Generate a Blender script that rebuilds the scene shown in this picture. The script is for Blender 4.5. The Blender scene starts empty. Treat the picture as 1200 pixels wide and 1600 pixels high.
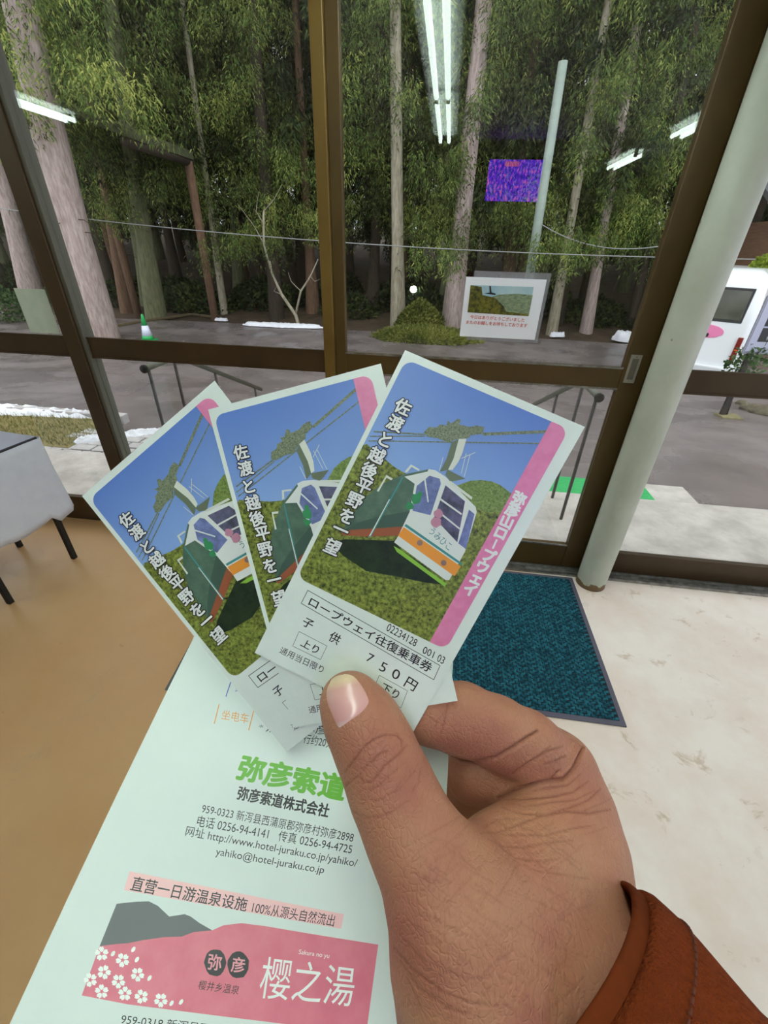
import bpy, bmesh, math, random
import numpy as np
from mathutils import Vector, Matrix
from mathutils.bvhtree import BVHTree
random.seed(7); rng = np.random.default_rng(7)
SC = bpy.context.scene; COL = SC.collection

# ---------------------------------------------------------------- camera, sky, exposure
F = 662.0                                   # focal length in pixels of the 1200 px wide frame
_d = np.array([-32., -1055., -662.]); _d /= np.linalg.norm(_d); _Z = -_d
_X = np.array([6600., -616., 662.]); _X -= _X.dot(_Z)*_Z; _X /= np.linalg.norm(_X)
_Y = np.cross(_Z, _X); R = np.stack([_X, _Y, _Z]); EYE = np.array([0, 0, 1.5])
cam = bpy.data.cameras.new('camera'); cam_o = bpy.data.objects.new('camera', cam); COL.objects.link(cam_o)
cam.sensor_fit = 'HORIZONTAL'; cam.sensor_width = 36; cam.lens = 36*F/1200; cam.clip_start = .01; cam.clip_end = 200
M4 = Matrix([list(R[0])+[0], list(R[1])+[0], list(R[2])+[1.5], [0, 0, 0, 1]]); cam_o.matrix_world = M4
SC.camera = cam_o
W = bpy.data.worlds.new('world'); SC.world = W; W.use_nodes = True
_nt = W.node_tree; _bg = _nt.nodes['Background']
_tc = _nt.nodes.new('ShaderNodeTexCoord'); _sp = _nt.nodes.new('ShaderNodeSeparateXYZ'); _cr = _nt.nodes.new('ShaderNodeValToRGB')
_nt.links.new(_tc.outputs['Generated'], _sp.inputs[0]); _nt.links.new(_sp.outputs['Z'], _cr.inputs[0]); _nt.links.new(_cr.outputs[0], _bg.inputs[0])
_cr.color_ramp.elements[0].color = (.80, .82, .93, 1); _cr.color_ramp.elements[1].color = (1, 1, 1, 1)   # overcast sky
SKY = 2.1; _bg.inputs[1].default_value = SKY
TUBE = 15.0                                 # emission of the fluorescent tubes
SC.view_settings.view_transform = 'Standard'; SC.view_settings.look = 'None'
SC.view_settings.exposure = 0.1; SC.view_settings.gamma = 1.0; SC.view_settings.use_curve_mapping = False

# ---------------------------------------------------------------- measuring helpers
def ray(px, py): return R @ np.array([(px-600)/F, -(py-800)/F, -1.])
def on(px, py, axis, val):                  # point of the photo on the world plane axis = val
    r = ray(px, py); return EYE + r*(val-EYE[axis])/r[axis]
def at(px, py, depth): return EYE + ray(px, py)*depth
def pj(P):                                  # world points -> pixels, depth
    c = (np.asarray(P)-EYE) @ R
    return 600+F*c[..., 0]/-c[..., 2], 800-F*c[..., 1]/-c[..., 2], -c[..., 2]
def gz(y): return -.17 - .085*max(0, min(y, 9.3)-3.0) + max(0, y-15.)*.12    # lot falls gently away, bank rises
def ground(px, py):
    r = ray(px, py); t = 1.
    for k in range(4000):
        p = EYE+r*t
        if p[2] < gz(p[1]) or t > 40: break
        t += .01
    return p

# ---------------------------------------------------------------- materials
def s2l(c): return tuple(((x/255)/12.92 if x/255 < .04045 else ((x/255+.055)/1.055)**2.4) for x in c)+(1,)
def mat(name, c, rough=.6, metal=0, c2=None, scale=8, bump=0, bscale=None, spec=.5, stretch=None, detail=4, lo=.35, hi=.65, sheen=0, sss=0, coat=0, trans=0):
    m = bpy.data.materials.new(name); m.use_nodes = True; nt = m.node_tree; N = nt.nodes; L = nt.links; b = N['Principled BSDF']
    b.inputs['Base Color'].default_value = s2l(c); b.inputs['Roughness'].default_value = rough; b.inputs['Metallic'].default_value = metal
    b.inputs['Specular IOR Level'].default_value = spec; b.inputs['Coat Weight'].default_value = coat
    b.inputs['Sheen Weight'].default_value = sheen; b.inputs['Transmission Weight'].default_value = trans
    if sss: b.inputs['Subsurface Weight'].default_value = sss; b.inputs['Subsurface Scale'].default_value = .004; b.inputs['Subsurface Radius'].default_value = (1, .4, .25)
    if c2 or bump:
        tc = N.new('ShaderNodeTexCoord'); mp = N.new('ShaderNodeMapping'); L.new(tc.outputs['Object'], mp.inputs[0])
        if stretch: mp.inputs['Scale'].default_value = stretch
        if c2:
            n = N.new('ShaderNodeTexNoise'); n.inputs['Scale'].default_value = scale; n.inputs['Detail'].default_value = detail; n.inputs['Roughness'].default_value = .65
            L.new(mp.outputs[0], n.inputs[0]); r = N.new('ShaderNodeValToRGB')
            r.color_ramp.elements[0].color = s2l(c); r.color_ramp.elements[1].color = s2l(c2); r.color_ramp.elements[0].position = lo; r.color_ramp.elements[1].position = hi
            L.new(n.outputs[0], r.inputs[0]); L.new(r.outputs[0], b.inputs['Base Color'])
        if bump:
            n2 = N.new('ShaderNodeTexNoise'); n2.inputs['Scale'].default_value = bscale or scale*4; n2.inputs['Detail'].default_value = 3
            L.new(mp.outputs[0], n2.inputs[0]); bp = N.new('ShaderNodeBump'); bp.inputs['Strength'].default_value = bump; bp.inputs['Distance'].default_value = .01
            L.new(n2.outputs[0], bp.inputs['Height']); L.new(bp.outputs[0], b.inputs['Normal'])
    return m
def emis(name, c, s):
    m = bpy.data.materials.new(name); m.use_nodes = True; b = m.node_tree.nodes['Principled BSDF']
    b.inputs['Base Color'].default_value = s2l(c); b.inputs['Emission Color'].default_value = s2l(c); b.inputs['Emission Strength'].default_value = s; return m
def glass_mat():
    m = bpy.data.materials.new('window_glass'); m.use_nodes = True; nt = m.node_tree; N = nt.nodes; L = nt.links
    for n in list(N): N.remove(n)
    o = N.new('ShaderNodeOutputMaterial'); mx = N.new('ShaderNodeMixShader'); t = N.new('ShaderNodeBsdfTransparent'); g = N.new('ShaderNodeBsdfGlossy'); fr = N.new('ShaderNodeFresnel')
    t.inputs[0].default_value = (.94, .96, .95, 1); g.inputs['Roughness'].default_value = 0.0
    ge = N.new('ShaderNodeNewGeometry'); io = N.new('ShaderNodeMapRange'); io.inputs[3].default_value = 1.5; io.inputs[4].default_value = 1/1.5; L.new(ge.outputs['Backfacing'], io.inputs[0]); L.new(io.outputs[0], fr.inputs[0])   # thin pane: same reflectance from both sides
    L.new(fr.outputs[0], mx.inputs[0]); L.new(t.outputs[0], mx.inputs[1]); L.new(g.outputs[0], mx.inputs[2]); L.new(mx.outputs[0], o.inputs[0]); return m

# ---------------------------------------------------------------- mesh helpers
def mesh(name, V, Fc, m=None, parent=None, smooth=False, idx=None):
    me = bpy.data.meshes.new(name); me.from_pydata([tuple(map(float, v)) for v in V], [], [tuple(map(int, f)) for f in Fc])
    for x in (m if isinstance(m, (list, tuple)) else [m] if m else []): me.materials.append(x)
    if idx is not None: me.polygons.foreach_set('material_index', idx)
    if smooth: me.polygons.foreach_set('use_smooth', [True]*len(me.polygons))
    me.update(); o = bpy.data.objects.new(name, me); COL.objects.link(o)
    if parent: o.parent = parent
    return o
def fastmesh(name, V, T, m, parent=None, smooth=False, k=3):      # numpy arrays
    me = bpy.data.meshes.new(name); V = np.asarray(V, np.float32); T = np.asarray(T, np.int32)
    me.vertices.add(len(V)); me.vertices.foreach_set('co', V.ravel()); me.loops.add(T.size); me.loops.foreach_set('vertex_index', T.ravel())
    me.polygons.add(len(T)); me.polygons.foreach_set('loop_start', np.arange(0, T.size, k, dtype=np.int32)); me.polygons.foreach_set('loop_total', np.full(len(T), k, np.int32))
    if smooth: me.polygons.foreach_set('use_smooth', np.ones(len(T), bool))
    for x in (m if isinstance(m, (list, tuple)) else [m]): me.materials.append(x)
    me.update(calc_edges=True); me.validate(); o = bpy.data.objects.new(name, me); COL.objects.link(o)
    if parent: o.parent = parent
    return o
class MB:
    def __init__(s): s.V = []; s.F = []; s.I = []
    def box(s, a, b, mi=0, bev=0):
        x0, y0, z0 = a; x1, y1, z1 = b; n = len(s.V)
        if not bev:
            s.V += [(x0, y0, z0), (x1, y0, z0), (x1, y1, z0), (x0, y1, z0), (x0, y0, z1), (x1, y0, z1), (x1, y1, z1), (x0, y1, z1)]
            fs = [(0, 3, 2, 1), (4, 5, 6, 7), (0, 1, 5, 4), (1, 2, 6, 5), (2, 3, 7, 6), (3, 0, 4, 7)]
            s.F += [tuple(n+i for i in f) for f in fs]; s.I += [mi]*6
        else:
            bm = bmesh.new(); bmesh.ops.create_cube(bm, size=1)
            for v in bm.verts: v.co = Vector(((x0+x1)/2+v.co.x*(x1-x0), (y0+y1)/2+v.co.y*(y1-y0), (z0+z1)/2+v.co.z*(z1-z0)))
            bmesh.ops.bevel(bm, geom=bm.edges[:], offset=bev, segments=2, affect='EDGES', profile=.6); bm.verts.index_update()
            s.V += [tuple(v.co) for v in bm.verts]; s.F += [tuple(n+v.index for v in f.verts) for f in bm.faces]; s.I += [mi]*len(bm.faces); bm.free()
        return s
    def tube(s, pts, r, seg=10, mi=0, caps=True, sq=None):
        pts = [Vector(p) for p in pts]; rs = r if isinstance(r, (list, tuple)) else [r]*len(pts); n0 = len(s.V); up = None
        for i, p in enumerate(pts):
            t = (pts[min(i+1, len(pts)-1)]-pts[max(i-1, 0)]).normalized()
            if up is None: up = Vector((0, 0, 1)) if abs(t.z) < .9 else Vector((1, 0, 0))
            a = t.cross(up).normalized(); b = a.cross(t).normalized(); up = b
            for k in range(seg):
                th = 2*math.pi*k/seg; s.V.append(tuple(p+(a*math.cos(th)+b*math.sin(th))*rs[i]))
        for i in range(len(pts)-1):
            for k in range(seg):
                a0 = n0+i*seg+k; a1 = n0+i*seg+(k+1) % seg; s.F.append((a0, a1, a1+seg, a0+seg)); s.I.append(mi)
        if caps:
            s.F.append(tuple(n0+k for k in range(seg))[::-1]); s.F.append(tuple(n0+(len(pts)-1)*seg+k for k in range(seg))); s.I += [mi, mi]
        return s
    def build(s, name, m, parent=None, smooth=False): return mesh(name, s.V, s.F, m, parent, smooth, s.I)
def bevel(o, w=.003, seg=2):
    md = o.modifiers.new('bevel', 'BEVEL'); md.width = w; md.segments = seg; md.limit_method = 'ANGLE'; return o
def tag(o, label=None, cat=None, group=None, kind=None):
    for k, v in (('label', label), ('category', cat), ('group', group), ('kind', kind)):
        if v: o[k] = v
    return o
def empty(name, loc=(0, 0, 0), **k):
    o = bpy.data.objects.new(name, None); o.location = loc; o.empty_display_size = .05; COL.objects.link(o); return tag(o, **k)
def struct(o): o['kind'] = 'structure'; return o
def child(o, p): o.parent = p; return o

# ---------------------------------------------------------------- materials list
bronze = mat('bronze_aluminium', (122, 96, 44), .42, .25, c2=(106, 82, 36), scale=3)
bronze_d = mat('dark_bronze_aluminium', (78, 60, 38), .42, .25, c2=(66, 50, 30), scale=3)
bronze_m = mat('brown_bronze_aluminium', (92, 72, 36), .42, .25, c2=(80, 61, 29), scale=3)
alu = mat('worn_aluminium', (170, 170, 168), .35, .8, c2=(120, 118, 112), scale=20)
black = mat('black_rubber', (18, 18, 18), .6)
white_print = mat('card_white', (232, 242, 234), .32, spec=.5, c2=(226, 238, 229), scale=60, bump=.03, bscale=900)
GL = glass_mat()
# ================================================================ SETTING: room
D = 1.95; XL, XR, YB, ZC = -4.2, 3.6, -4.0, 2.42
def floor_material():
    m = mat('stained_beige_floor', (196, 156, 104), .34, spec=.45); nt = m.node_tree; N = nt.nodes; L = nt.links; b = N['Principled BSDF']
    tc = N.new('ShaderNodeTexCoord')
    def noise(sc, det=5, ro=.6, dist=0):
        n = N.new('ShaderNodeTexNoise'); n.inputs['Scale'].default_value = sc; n.inputs['Detail'].default_value = det; n.inputs['Roughness'].default_value = ro; n.inputs['Distortion'].default_value = dist
        L.new(tc.outputs['Object'], n.inputs[0]); return n
    def ramp(inp, stops):
        r = N.new('ShaderNodeValToRGB'); e = r.color_ramp.elements
        while len(e) < len(stops): e.new(.5)
        for k, (p, c) in enumerate(stops): e[k].position = p; e[k].color = c
        L.new(inp, r.inputs[0]); return r
    base = ramp(noise(1.3, 4).outputs[0], [(.3, s2l((194, 150, 102))), (.7, s2l((210, 170, 122)))])
    pale_tone = ramp(noise(3.2, 8, .62).outputs[0], [(.3, s2l((236, 216, 202))), (.62, s2l((248, 236, 228)))])
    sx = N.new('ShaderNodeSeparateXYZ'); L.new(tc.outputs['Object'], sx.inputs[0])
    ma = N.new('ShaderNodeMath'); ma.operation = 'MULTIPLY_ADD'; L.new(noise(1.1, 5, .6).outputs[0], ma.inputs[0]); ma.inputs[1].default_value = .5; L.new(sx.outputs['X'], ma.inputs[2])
    mask = ramp(ma.outputs[0], [(.52, (0, 0, 0, 1)), (.95, (1, 1, 1, 1))])       # floor turns paler towards the right, border broken by noise
    mx = N.new('ShaderNodeMix'); mx.data_type = 'RGBA'; L.new(mask.outputs[0], mx.inputs[0]); L.new(base.outputs[0], mx.inputs[6]); L.new(pale_tone.outputs[0], mx.inputs[7])
    st = ramp(noise(7, 6, .7, .6).outputs[0], [(.60, (0, 0, 0, 1)), (.68, (.55, .55, .55, 1))])   # tan stains
    mx2 = N.new('ShaderNodeMix'); mx2.data_type = 'RGBA'; L.new(st.outputs[0], mx2.inputs[0]); L.new(mx.outputs[2], mx2.inputs[6]); mx2.inputs[7].default_value = s2l((188, 158, 118))
    L.new(mx2.outputs[2], b.inputs['Base Color'])
    rr = ramp(noise(5, 6).outputs[0], [(.3, (.26,)*3+(1,)), (.7, (.46,)*3+(1,))]); L.new(rr.outputs[0], b.inputs['Roughness'])
    bp = N.new('ShaderNodeBump'); bp.inputs['Strength'].default_value = .12; bp.inputs['Distance'].default_value = .01; L.new(noise(26, 5).outputs[0], bp.inputs['Height']); L.new(bp.outputs[0], b.inputs['Normal'])
    return m
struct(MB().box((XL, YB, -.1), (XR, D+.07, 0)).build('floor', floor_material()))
wallm = mat('cream_wall', (206, 200, 184), .8, c2=(196, 190, 174), scale=2)
ceilm = mat('white_ceiling_board', (214, 214, 208), .85, c2=(204, 204, 198), scale=30)
struct(MB().box((XL, YB, ZC), (XR, D+.07, ZC+.1)).build('ceiling', ceilm))
struct(MB().box((XL-.1, YB-.1, -.1), (XR+.1, YB, ZC+.1)).build('wall_back', wallm))
struct(MB().box((XL-.1, YB, -.1), (XL, D+.07, ZC+.1)).build('wall_left', wallm))
# right wall: pier, low part and lintel round a wide unseen window
struct(MB().box((XR, YB, -.1), (XR+.1, -1.2, ZC+.1)).box((XR, -1.2, -.1), (XR+.1, D+.07, .35)).box((XR, -1.2, 2.25), (XR+.1, D+.07, ZC+.1)).build('wall_right', wallm))
struct(MB().box((XR+.04, -1.2, .35), (XR+.046, D, 2.25)).build('unseen_window', GL))  # unseen side window, put in to bring daylight into the room

# ================================================================ SETTING: the window wall with its sliding doors
Y0, Y1 = D, D+.06                               # frame depth
zc, zb, zr0, zr1, zt = 2.34, .136, 1.0, 1.089, 2.34
def bar(name, a, b, m, parent): return bevel(child(struct_free(MB().box(a, b).build(name, m)), parent), .003)
def struct_free(o): return o
def panel(name, xa, xb, sl, sr, lowz, m, rail=(zr0, zr1), ymid=None, foot=None):
    y = (Y0+.012, Y1-.01) if ymid is None else ymid
    e = struct(bpy.data.objects.new(name, None)); COL.objects.link(e); e.location = (0, 0, 0)
    if sl: bar('stile', (xa, y[0], lowz), (xa+sl, y[1], zt), m, e)
    if sr: bar('stile', (xb-sr, y[0], lowz), (xb, y[1], zt), m, e)
    bar('bottom_rail', (xa+sl, y[0]+.002, lowz), (xb-sr, y[1]-.002, foot or zb), m, e)
    bar('middle_rail', (xa+sl, y[0]+.002, rail[0]), (xb-sr, y[1]-.002, rail[1]), m, e)
    ym = (y[0]+y[1])/2
    child(MB().box((xa+sl, ym-.003, foot or zb), (xb-sr, ym+.003, rail[0])).build('pane', GL), e)
    child(MB().box((xa+sl, ym-.003, rail[1]), (xb-sr, ym+.003, zt)).build('pane', GL), e)
    for z in (rail[0]-.004, rail[1]-.004, (foot or zb)-.004): child(MB().box((xa+sl, y[0]-.001, z), (xb-sr, y[0]+.004, z+.008)).build('glazing_bead', alu if name == 'door_1' else m), e)
    return e
panel('window_1', XL, -1.80, .05, 0, 0, bronze_d, foot=.16)
panel('window_2', -1.70, -.475, 0, 0, 0, bronze_d, foot=.14)
dr = panel('door_1', -.475, .868, .048, .098, .012, bronze_m, foot=.155, rail=(1.0, 1.088))
panel('window_3', .99, XR, .05, .04, 0, bronze_d, rail=(1.0, 1.092), foot=.135)
t = struct(MB().box((-1.80, Y0-.012, 0), (-1.722, Y1+.02, zt)).build('trim_1', bronze_d)); bevel(t)
t = struct(MB().box((-1.722, Y0-.0, 0), (-1.70, Y1+.01, zt)).build('trim_2', mat('grey_gasket', (104, 102, 92), .5, .3))); bevel(t)
t = struct(MB().box((-.522, Y0-.01, 0), (-.475, Y1+.02, zt)).build('trim_3', bronze)); bevel(t)
t = struct(MB().box((.868, Y0, 0), (.99, Y1+.02, zt)).build('trim_4', bronze_d)); bevel(t)
t = struct(MB().box((XL, Y0-.01, 2.28), (XR, Y1+.03, ZC)).build('trim_5', bronze_d))
# floor tracks
tr = MB().box((-1.80, D-.055, 0), (XR, D+.07, .006)).box((-1.80, D-.055, .006), (XR, D-.047, .016)).box((-1.80, D-.022, .006), (XR, D-.016, .014)).box((-1.8, D+.004, .006), (XR, D+.01, .014))
struct(tr.build('trim_6', alu))
# finger pull in the door stile
hp = MB().box((.783, Y0+.006, 1.03), (.828, Y0+.0125, 1.145)).build('finger_pull', mat('brushed_steel_plate', (176, 172, 160), .35, .7), dr); bevel(hp, .002); hp['label'] = 'steel finger pull plate let into the dark stile'
MB().box((.793, Y0+.004, 1.045), (.817, Y0+.0062, 1.13)).build('recess', mat('pull_recess_metal', (120, 116, 104), .5, .5), hp)
for z in (1.038, 1.137): MB().tube([(.805, Y0+.006, z), (.805, Y0+.0035, z)], .003, 8).build('screw', alu, hp)
# round white steel post in front of the frame
postm = mat('chipped_white_paint', (192, 196, 182), .42, c2=(182, 187, 172), scale=6, bump=.06, bscale=60)
nt = postm.node_tree; N = nt.nodes; L = nt.links; b = N['Principled BSDF']
src = b.inputs['Base Color'].links[0].from_socket; tc = N.new('ShaderNodeTexCoord')
vo = N.new('ShaderNodeTexVoronoi'); vo.inputs['Scale'].default_value = 9; L.new(tc.outputs['Object'], vo.inputs[0])
rp = N.new('ShaderNodeValToRGB'); rp.color_ramp.elements[0].position = .035; rp.color_ramp.elements[0].color = (1,)*4; rp.color_ramp.elements[1].position = .055; rp.color_ramp.elements[1].color = (0, 0, 0, 1); L.new(vo.outputs['Distance'], rp.inputs[0])
sz = N.new('ShaderNodeSeparateXYZ'); L.new(tc.outputs['Object'], sz.inputs[0]); nn = N.new('ShaderNodeTexNoise'); nn.inputs['Scale'].default_value = 30; L.new(tc.outputs['Object'], nn.inputs[0])
mz = N.new('ShaderNodeMath'); mz.operation = 'MULTIPLY_ADD'; L.new(nn.outputs[0], mz.inputs[0]); mz.inputs[1].default_value = -.06; L.new(sz.outputs['Z'], mz.inputs[2])
r2 = N.new('ShaderNodeValToRGB'); r2.color_ramp.elements[0].position = 0; r2.color_ramp.elements[0].color = (1,)*4; r2.color_ramp.elements[1].position = .004; r2.color_ramp.elements[1].color = (0, 0, 0, 1); L.new(mz.outputs[0], r2.inputs[0])
mm = N.new('ShaderNodeMath'); mm.operation = 'MAXIMUM'; L.new(rp.outputs[0], mm.inputs[0]); L.new(r2.outputs[0], mm.inputs[1])
mx = N.new('ShaderNodeMix'); mx.data_type = 'RGBA'; L.new(mm.outputs[0], mx.inputs[0]); L.new(src, mx.inputs[6]); mx.inputs[7].default_value = s2l((112, 88, 56)); L.new(mx.outputs[2], b.inputs['Base Color'])
PX, PY = .905, 1.862
tag(MB().tube([(PX, PY, z) for z in (.0, .012, .6, 1.4, ZC)], [.0735, .072, .072, .072, .072], 48).build('post', postm, smooth=True), 'round off-white steel post, paint chipped, standing by the dark door stile', 'post')
for p in bpy.data.objects['post'].data.polygons: p.use_smooth = len(p.vertices) == 4

# ---------------------------------------------------------------- lamps (behind the camera; they show as reflections in the glass)
tubem = emis('lit_fluorescent_tube', (238, 255, 246), TUBE); lampm = mat('lamp_white_enamel', (225, 228, 222), .4)
def lamp(x, ya, yb, label, rot=0, n=2, sp=.075):
    e = empty('fluorescent_lamp', (x, (ya+yb)/2, 2.40), label=label, cat='ceiling lamp', group='fluorescent ceiling lamps'); e.rotation_euler.z = rot
    h = (yb-ya)/2
    MB().box((-.11, -h, -.045), (.11, h, .018), bev=.008).build('housing', lampm, e)
    for k in range(n):
        xx = (k-(n-1)/2)*sp
        MB().tube([(xx, -h+.025, -.085), (xx, h-.025, -.085)], .0165, 14).build('tube', tubem, e, True)
        for y in (-h+.012, h-.012): MB().box((xx-.014, y-.012, -.105), (xx+.014, y+.012, -.045)).build('socket', lampm, e)
    return e
lamp(-.145, .235, 1.80, 'twin-tube fluorescent lamp nearest the window, on the ceiling')
lamp(-.145, -1.10, .215, 'twin-tube fluorescent lamp behind the one nearest the window')
lamp(1.72, -2.5, -1.6, 'twin-tube fluorescent lamp to the right at the back of the room')
lamp(1.73, -.86, .40, 'twin-tube fluorescent lamp to the right, in line with the one at the back')
lamp(-3.22, -.36, .90, 'twin-tube fluorescent lamp near the left wall')
# ceiling-hung television
tvm = mat('television_picture', (60, 30, 200), .3); nt = tvm.node_tree; N = nt.nodes; L = nt.links; b = N['Principled BSDF']
tc = N.new('ShaderNodeTexCoord'); mp = N.new('ShaderNodeMapping'); mp.inputs['Scale'].default_value = (2.2, 1, 1); L.new(tc.outputs['Object'], mp.inputs[0])
nn = N.new('ShaderNodeTexNoise'); nn.inputs['Scale'].default_value = 22; nn.inputs['Detail'].default_value = 4; L.new(mp.outputs[0], nn.inputs[0]); rp = N.new('ShaderNodeValToRGB')
for k, (p, c) in enumerate([(.3, (20, 10, 120)), (.5, (90, 40, 235)), (.62, (190, 80, 220)), (.7, (250, 120, 160))]):
    e = rp.color_ramp.elements[k] if k < 2 else rp.color_ramp.elements.new(p)
    e.position = p; e.color = s2l(c)
L.new(nn.outputs[0], rp.inputs[0]); L.new(rp.outputs[0], b.inputs['Emission Color']); b.inputs['Emission Strength'].default_value = 8; b.inputs['Base Color'].default_value = (.01, .01, .01, 1)
tv = empty('television', (.57, -1.65, 1.93), label='wall of purple blossom shown on a television hung from the ceiling', cat='television')
MB().box((-.29, -.04, -.02), (.29, .0, .36), bev=.006).build('casing', black, tv)
MB().box((-.268, -.001, .0), (.268, .004, .34)).build('screen', tvm, tv)
MB().tube([(0, -.03, .36), (0, -.03, .49)], .02).build('bracket', black, tv)
MB().box((-.11, .0045, .285), (.03, .006, .325)).build('caption_box', emis('caption_pink', (255, 110, 210), 4), tv)
# green notice on the back wall (its reflection shows at the right)
tag(MB().box((2.0, YB+.001, 1.5), (2.9, YB+.02, 2.0), bev=.004).build('notice_board', mat('green_board', (20, 110, 60), .5)), 'green notice board on the back wall', 'notice board')

# ================================================================ THINGS IN THE ROOM
def mat_tex():
    m = mat('teal_ribbed_mat', (20, 66, 80), .85, spec=.2); nt = m.node_tree; N = nt.nodes; L = nt.links; b = N['Principled BSDF']
    tc = N.new('ShaderNodeTexCoord'); n = N.new('ShaderNodeTexNoise'); n.inputs['Scale'].default_value = 60; L.new(tc.outputs['Object'], n.inputs[0])
    r = N.new('ShaderNodeValToRGB'); r.color_ramp.elements[0].color = s2l((18, 66, 82)); r.color_ramp.elements[1].color = s2l((44, 116, 134)); r.color_ramp.elements[0].position = .35; r.color_ramp.elements[1].position = .65; L.new(n.outputs[0], r.inputs[0]); L.new(r.outputs[0], b.inputs['Base Color'])
    return m
def doormat():
    x0, x1, y0, y1 = -.35, .815, 1.03, 1.88
    e = empty('door_mat', (0, 0, 0), label='teal ribbed entrance mat with grey edge, on the floor before the door', cat='mat')
    MB().box((x0, y0, .0005), (x1, y1, .006), bev=.002).build('edging', mat('grey_rubber_edge', (92, 88, 104), .6), e)
    V = []; Q = []; nx, ny = 44, 70; dx = (x1-x0-.04)/nx; dy = (y1-y0-.04)/ny
    for j in range(ny):
        for i in range(nx):
            off = .5 if j % 2 else 0
            cx = x0+.02+(i+.5+off*.9)*dx; cy = y0+.02+(j+.5)*dy
            if cx+dx*.45 > x1-.018: continue
            h = .0115+random.uniform(-.002, .002); w = dx*.43; d = dy*.40; k = len(V); sk = .2*dy*(1 if (i+j) % 2 else -1)
            V += [(cx-w, cy-d-sk, .006), (cx+w, cy-d+sk, .006), (cx+w, cy+d+sk, .006), (cx-w, cy+d-sk, .006), (cx-w*.72, cy-d*.6-sk, h), (cx+w*.72, cy-d*.6+sk, h), (cx+w*.72, cy+d*.6+sk, h), (cx-w*.72, cy+d*.6-sk, h)]
            Q += [(k+4, k+5, k+6, k+7), (k, k+1, k+5, k+4), (k+1, k+2, k+6, k+5), (k+2, k+3, k+7, k+6), (k+3, k, k+4, k+7)]
    o = fastmesh('pile', V, Q, mat_tex(), e, k=4); tag(o, kind='stuff')
    MB().box((x0+.02, y0+.02, .004), (x1-.02, y1-.02, .0066)).build('backing', mat('teal_mat_base', (8, 34, 44), .9), e)
    e.rotation_euler.z = 0
doormat()

# table with white cloth at the left
tw = mat('dark_table_edge', (46, 42, 46), .5); clothm = mat('white_table_cloth', (206, 208, 218), .8, c2=(198, 200, 212), scale=12, sheen=.3)
def table():
    z = .70; a = on(57, 682, 2, z); c = on(0, 708, 2, z); b_ = on(0, 667, 2, z)
    a = a[:2]; u = (a-b_[:2]); u /= np.linalg.norm(u); v = (c[:2]-a); v /= np.linalg.norm(v)     # table edges as they run
    u = np.array([1, -.12]); u /= np.linalg.norm(u); v = np.array([-u[1], u[0]])*-1            # long side to the left, short side towards us
    e = empty('folding_table', (a[0], a[1], 0), label='small black-legged table with pale top at the left window', cat='table')
    e.rotation_euler.z = math.atan2(u[1], u[0])
    Lx, Ly = 1.2, .45
    MB().box((-Lx, -Ly, z-.022), (0, 0, z), bev=.004).build('edge_band', tw, e)
    MB().box((-Lx+.004, -Ly+.004, z-.004), (-.004, -.004, z+.0025), bev=.001).build('tabletop', mat('pale_lilac_laminate', (176, 178, 196), .35, c2=(168, 170, 190), scale=4), e)
    for x, y in ((-.045, -.045), (-.045, -Ly+.045), (-.42, -.045), (-.42, -Ly+.045)):
        MB().box((x-.012, y-.012, .0), (x+.012, y+.012, z-.02), bev=.003).build('leg', black, e)
        # feet
    V = []; Q = []; n = 40                                             # cloth hung round the end and the near side
    path = [(-.62+.62*k/16, .004) for k in range(17)]+[(.004, -Ly*k/12) for k in range(13)]+[(-.62*k/16, -Ly-.004) for k in range(17)]
    nz = 12
    for i, (x, y) in enumerate(path):
        ln = .36+.03*math.sin(i*.31+.6)+(.05 if 14 < i < 20 else 0)
        for j in range(nz+1):
            q = j/nz; w = .006*math.sin(i*1.1)*q+.004*math.sin(i*.5+2*q)
            nx, ny = (0, 1) if i < 17 else (1, 0) if i < 30 else (0, -1)
            V.append((x+nx*(.003+abs(w)+.02*q), y+ny*(.003+abs(w)+.02*q), z-.006-ln*q))
    for i in range(len(path)-1):
        for j in range(nz): a0 = i*(nz+1)+j; Q.append((a0, a0+1, a0+nz+2, a0+nz+1))
    o = mesh('table_cloth', V, Q, clothm, None, True); o.location = e.location; o.rotation_euler = e.rotation_euler
    md = o.modifiers.new('thickness', 'SOLIDIFY'); md.thickness = .0015
    tag(o, 'white cloth skirt hanging round the small table at the left', 'tablecloth')
table()

# photo card in a clear holder and a paper sheet, both stuck to the glass
GY = Y0+.012+.5*(.06-.022)-.004
def clear_mat():
    m = bpy.data.materials.new('clear_acrylic'); m.use_nodes = True; nt = m.node_tree; N = nt.nodes; L = nt.links
    for n in list(N): N.remove(n)
    o = N.new('ShaderNodeOutputMaterial'); mx = N.new('ShaderNodeMixShader'); t = N.new('ShaderNodeBsdfTransparent'); g = N.new('ShaderNodeBsdfGlossy'); d = N.new('ShaderNodeBsdfDiffuse'); m2 = N.new('ShaderNodeMixShader')
    t.inputs[0].default_value = (.9, .9, .93, 1); g.inputs['Roughness'].default_value = .1; d.inputs[0].default_value = (.6, .6, .68, 1); m2.inputs[0].default_value = .25; mx.inputs[0].default_value = .12
    L.new(t.outputs[0], m2.inputs[1]); L.new(d.outputs[0], m2.inputs[2]); L.new(m2.outputs[0], mx.inputs[1]); L.new(g.outputs[0], mx.inputs[2]); L.new(mx.outputs[0], o.inputs[0]); return m
acr = clear_mat()
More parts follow.
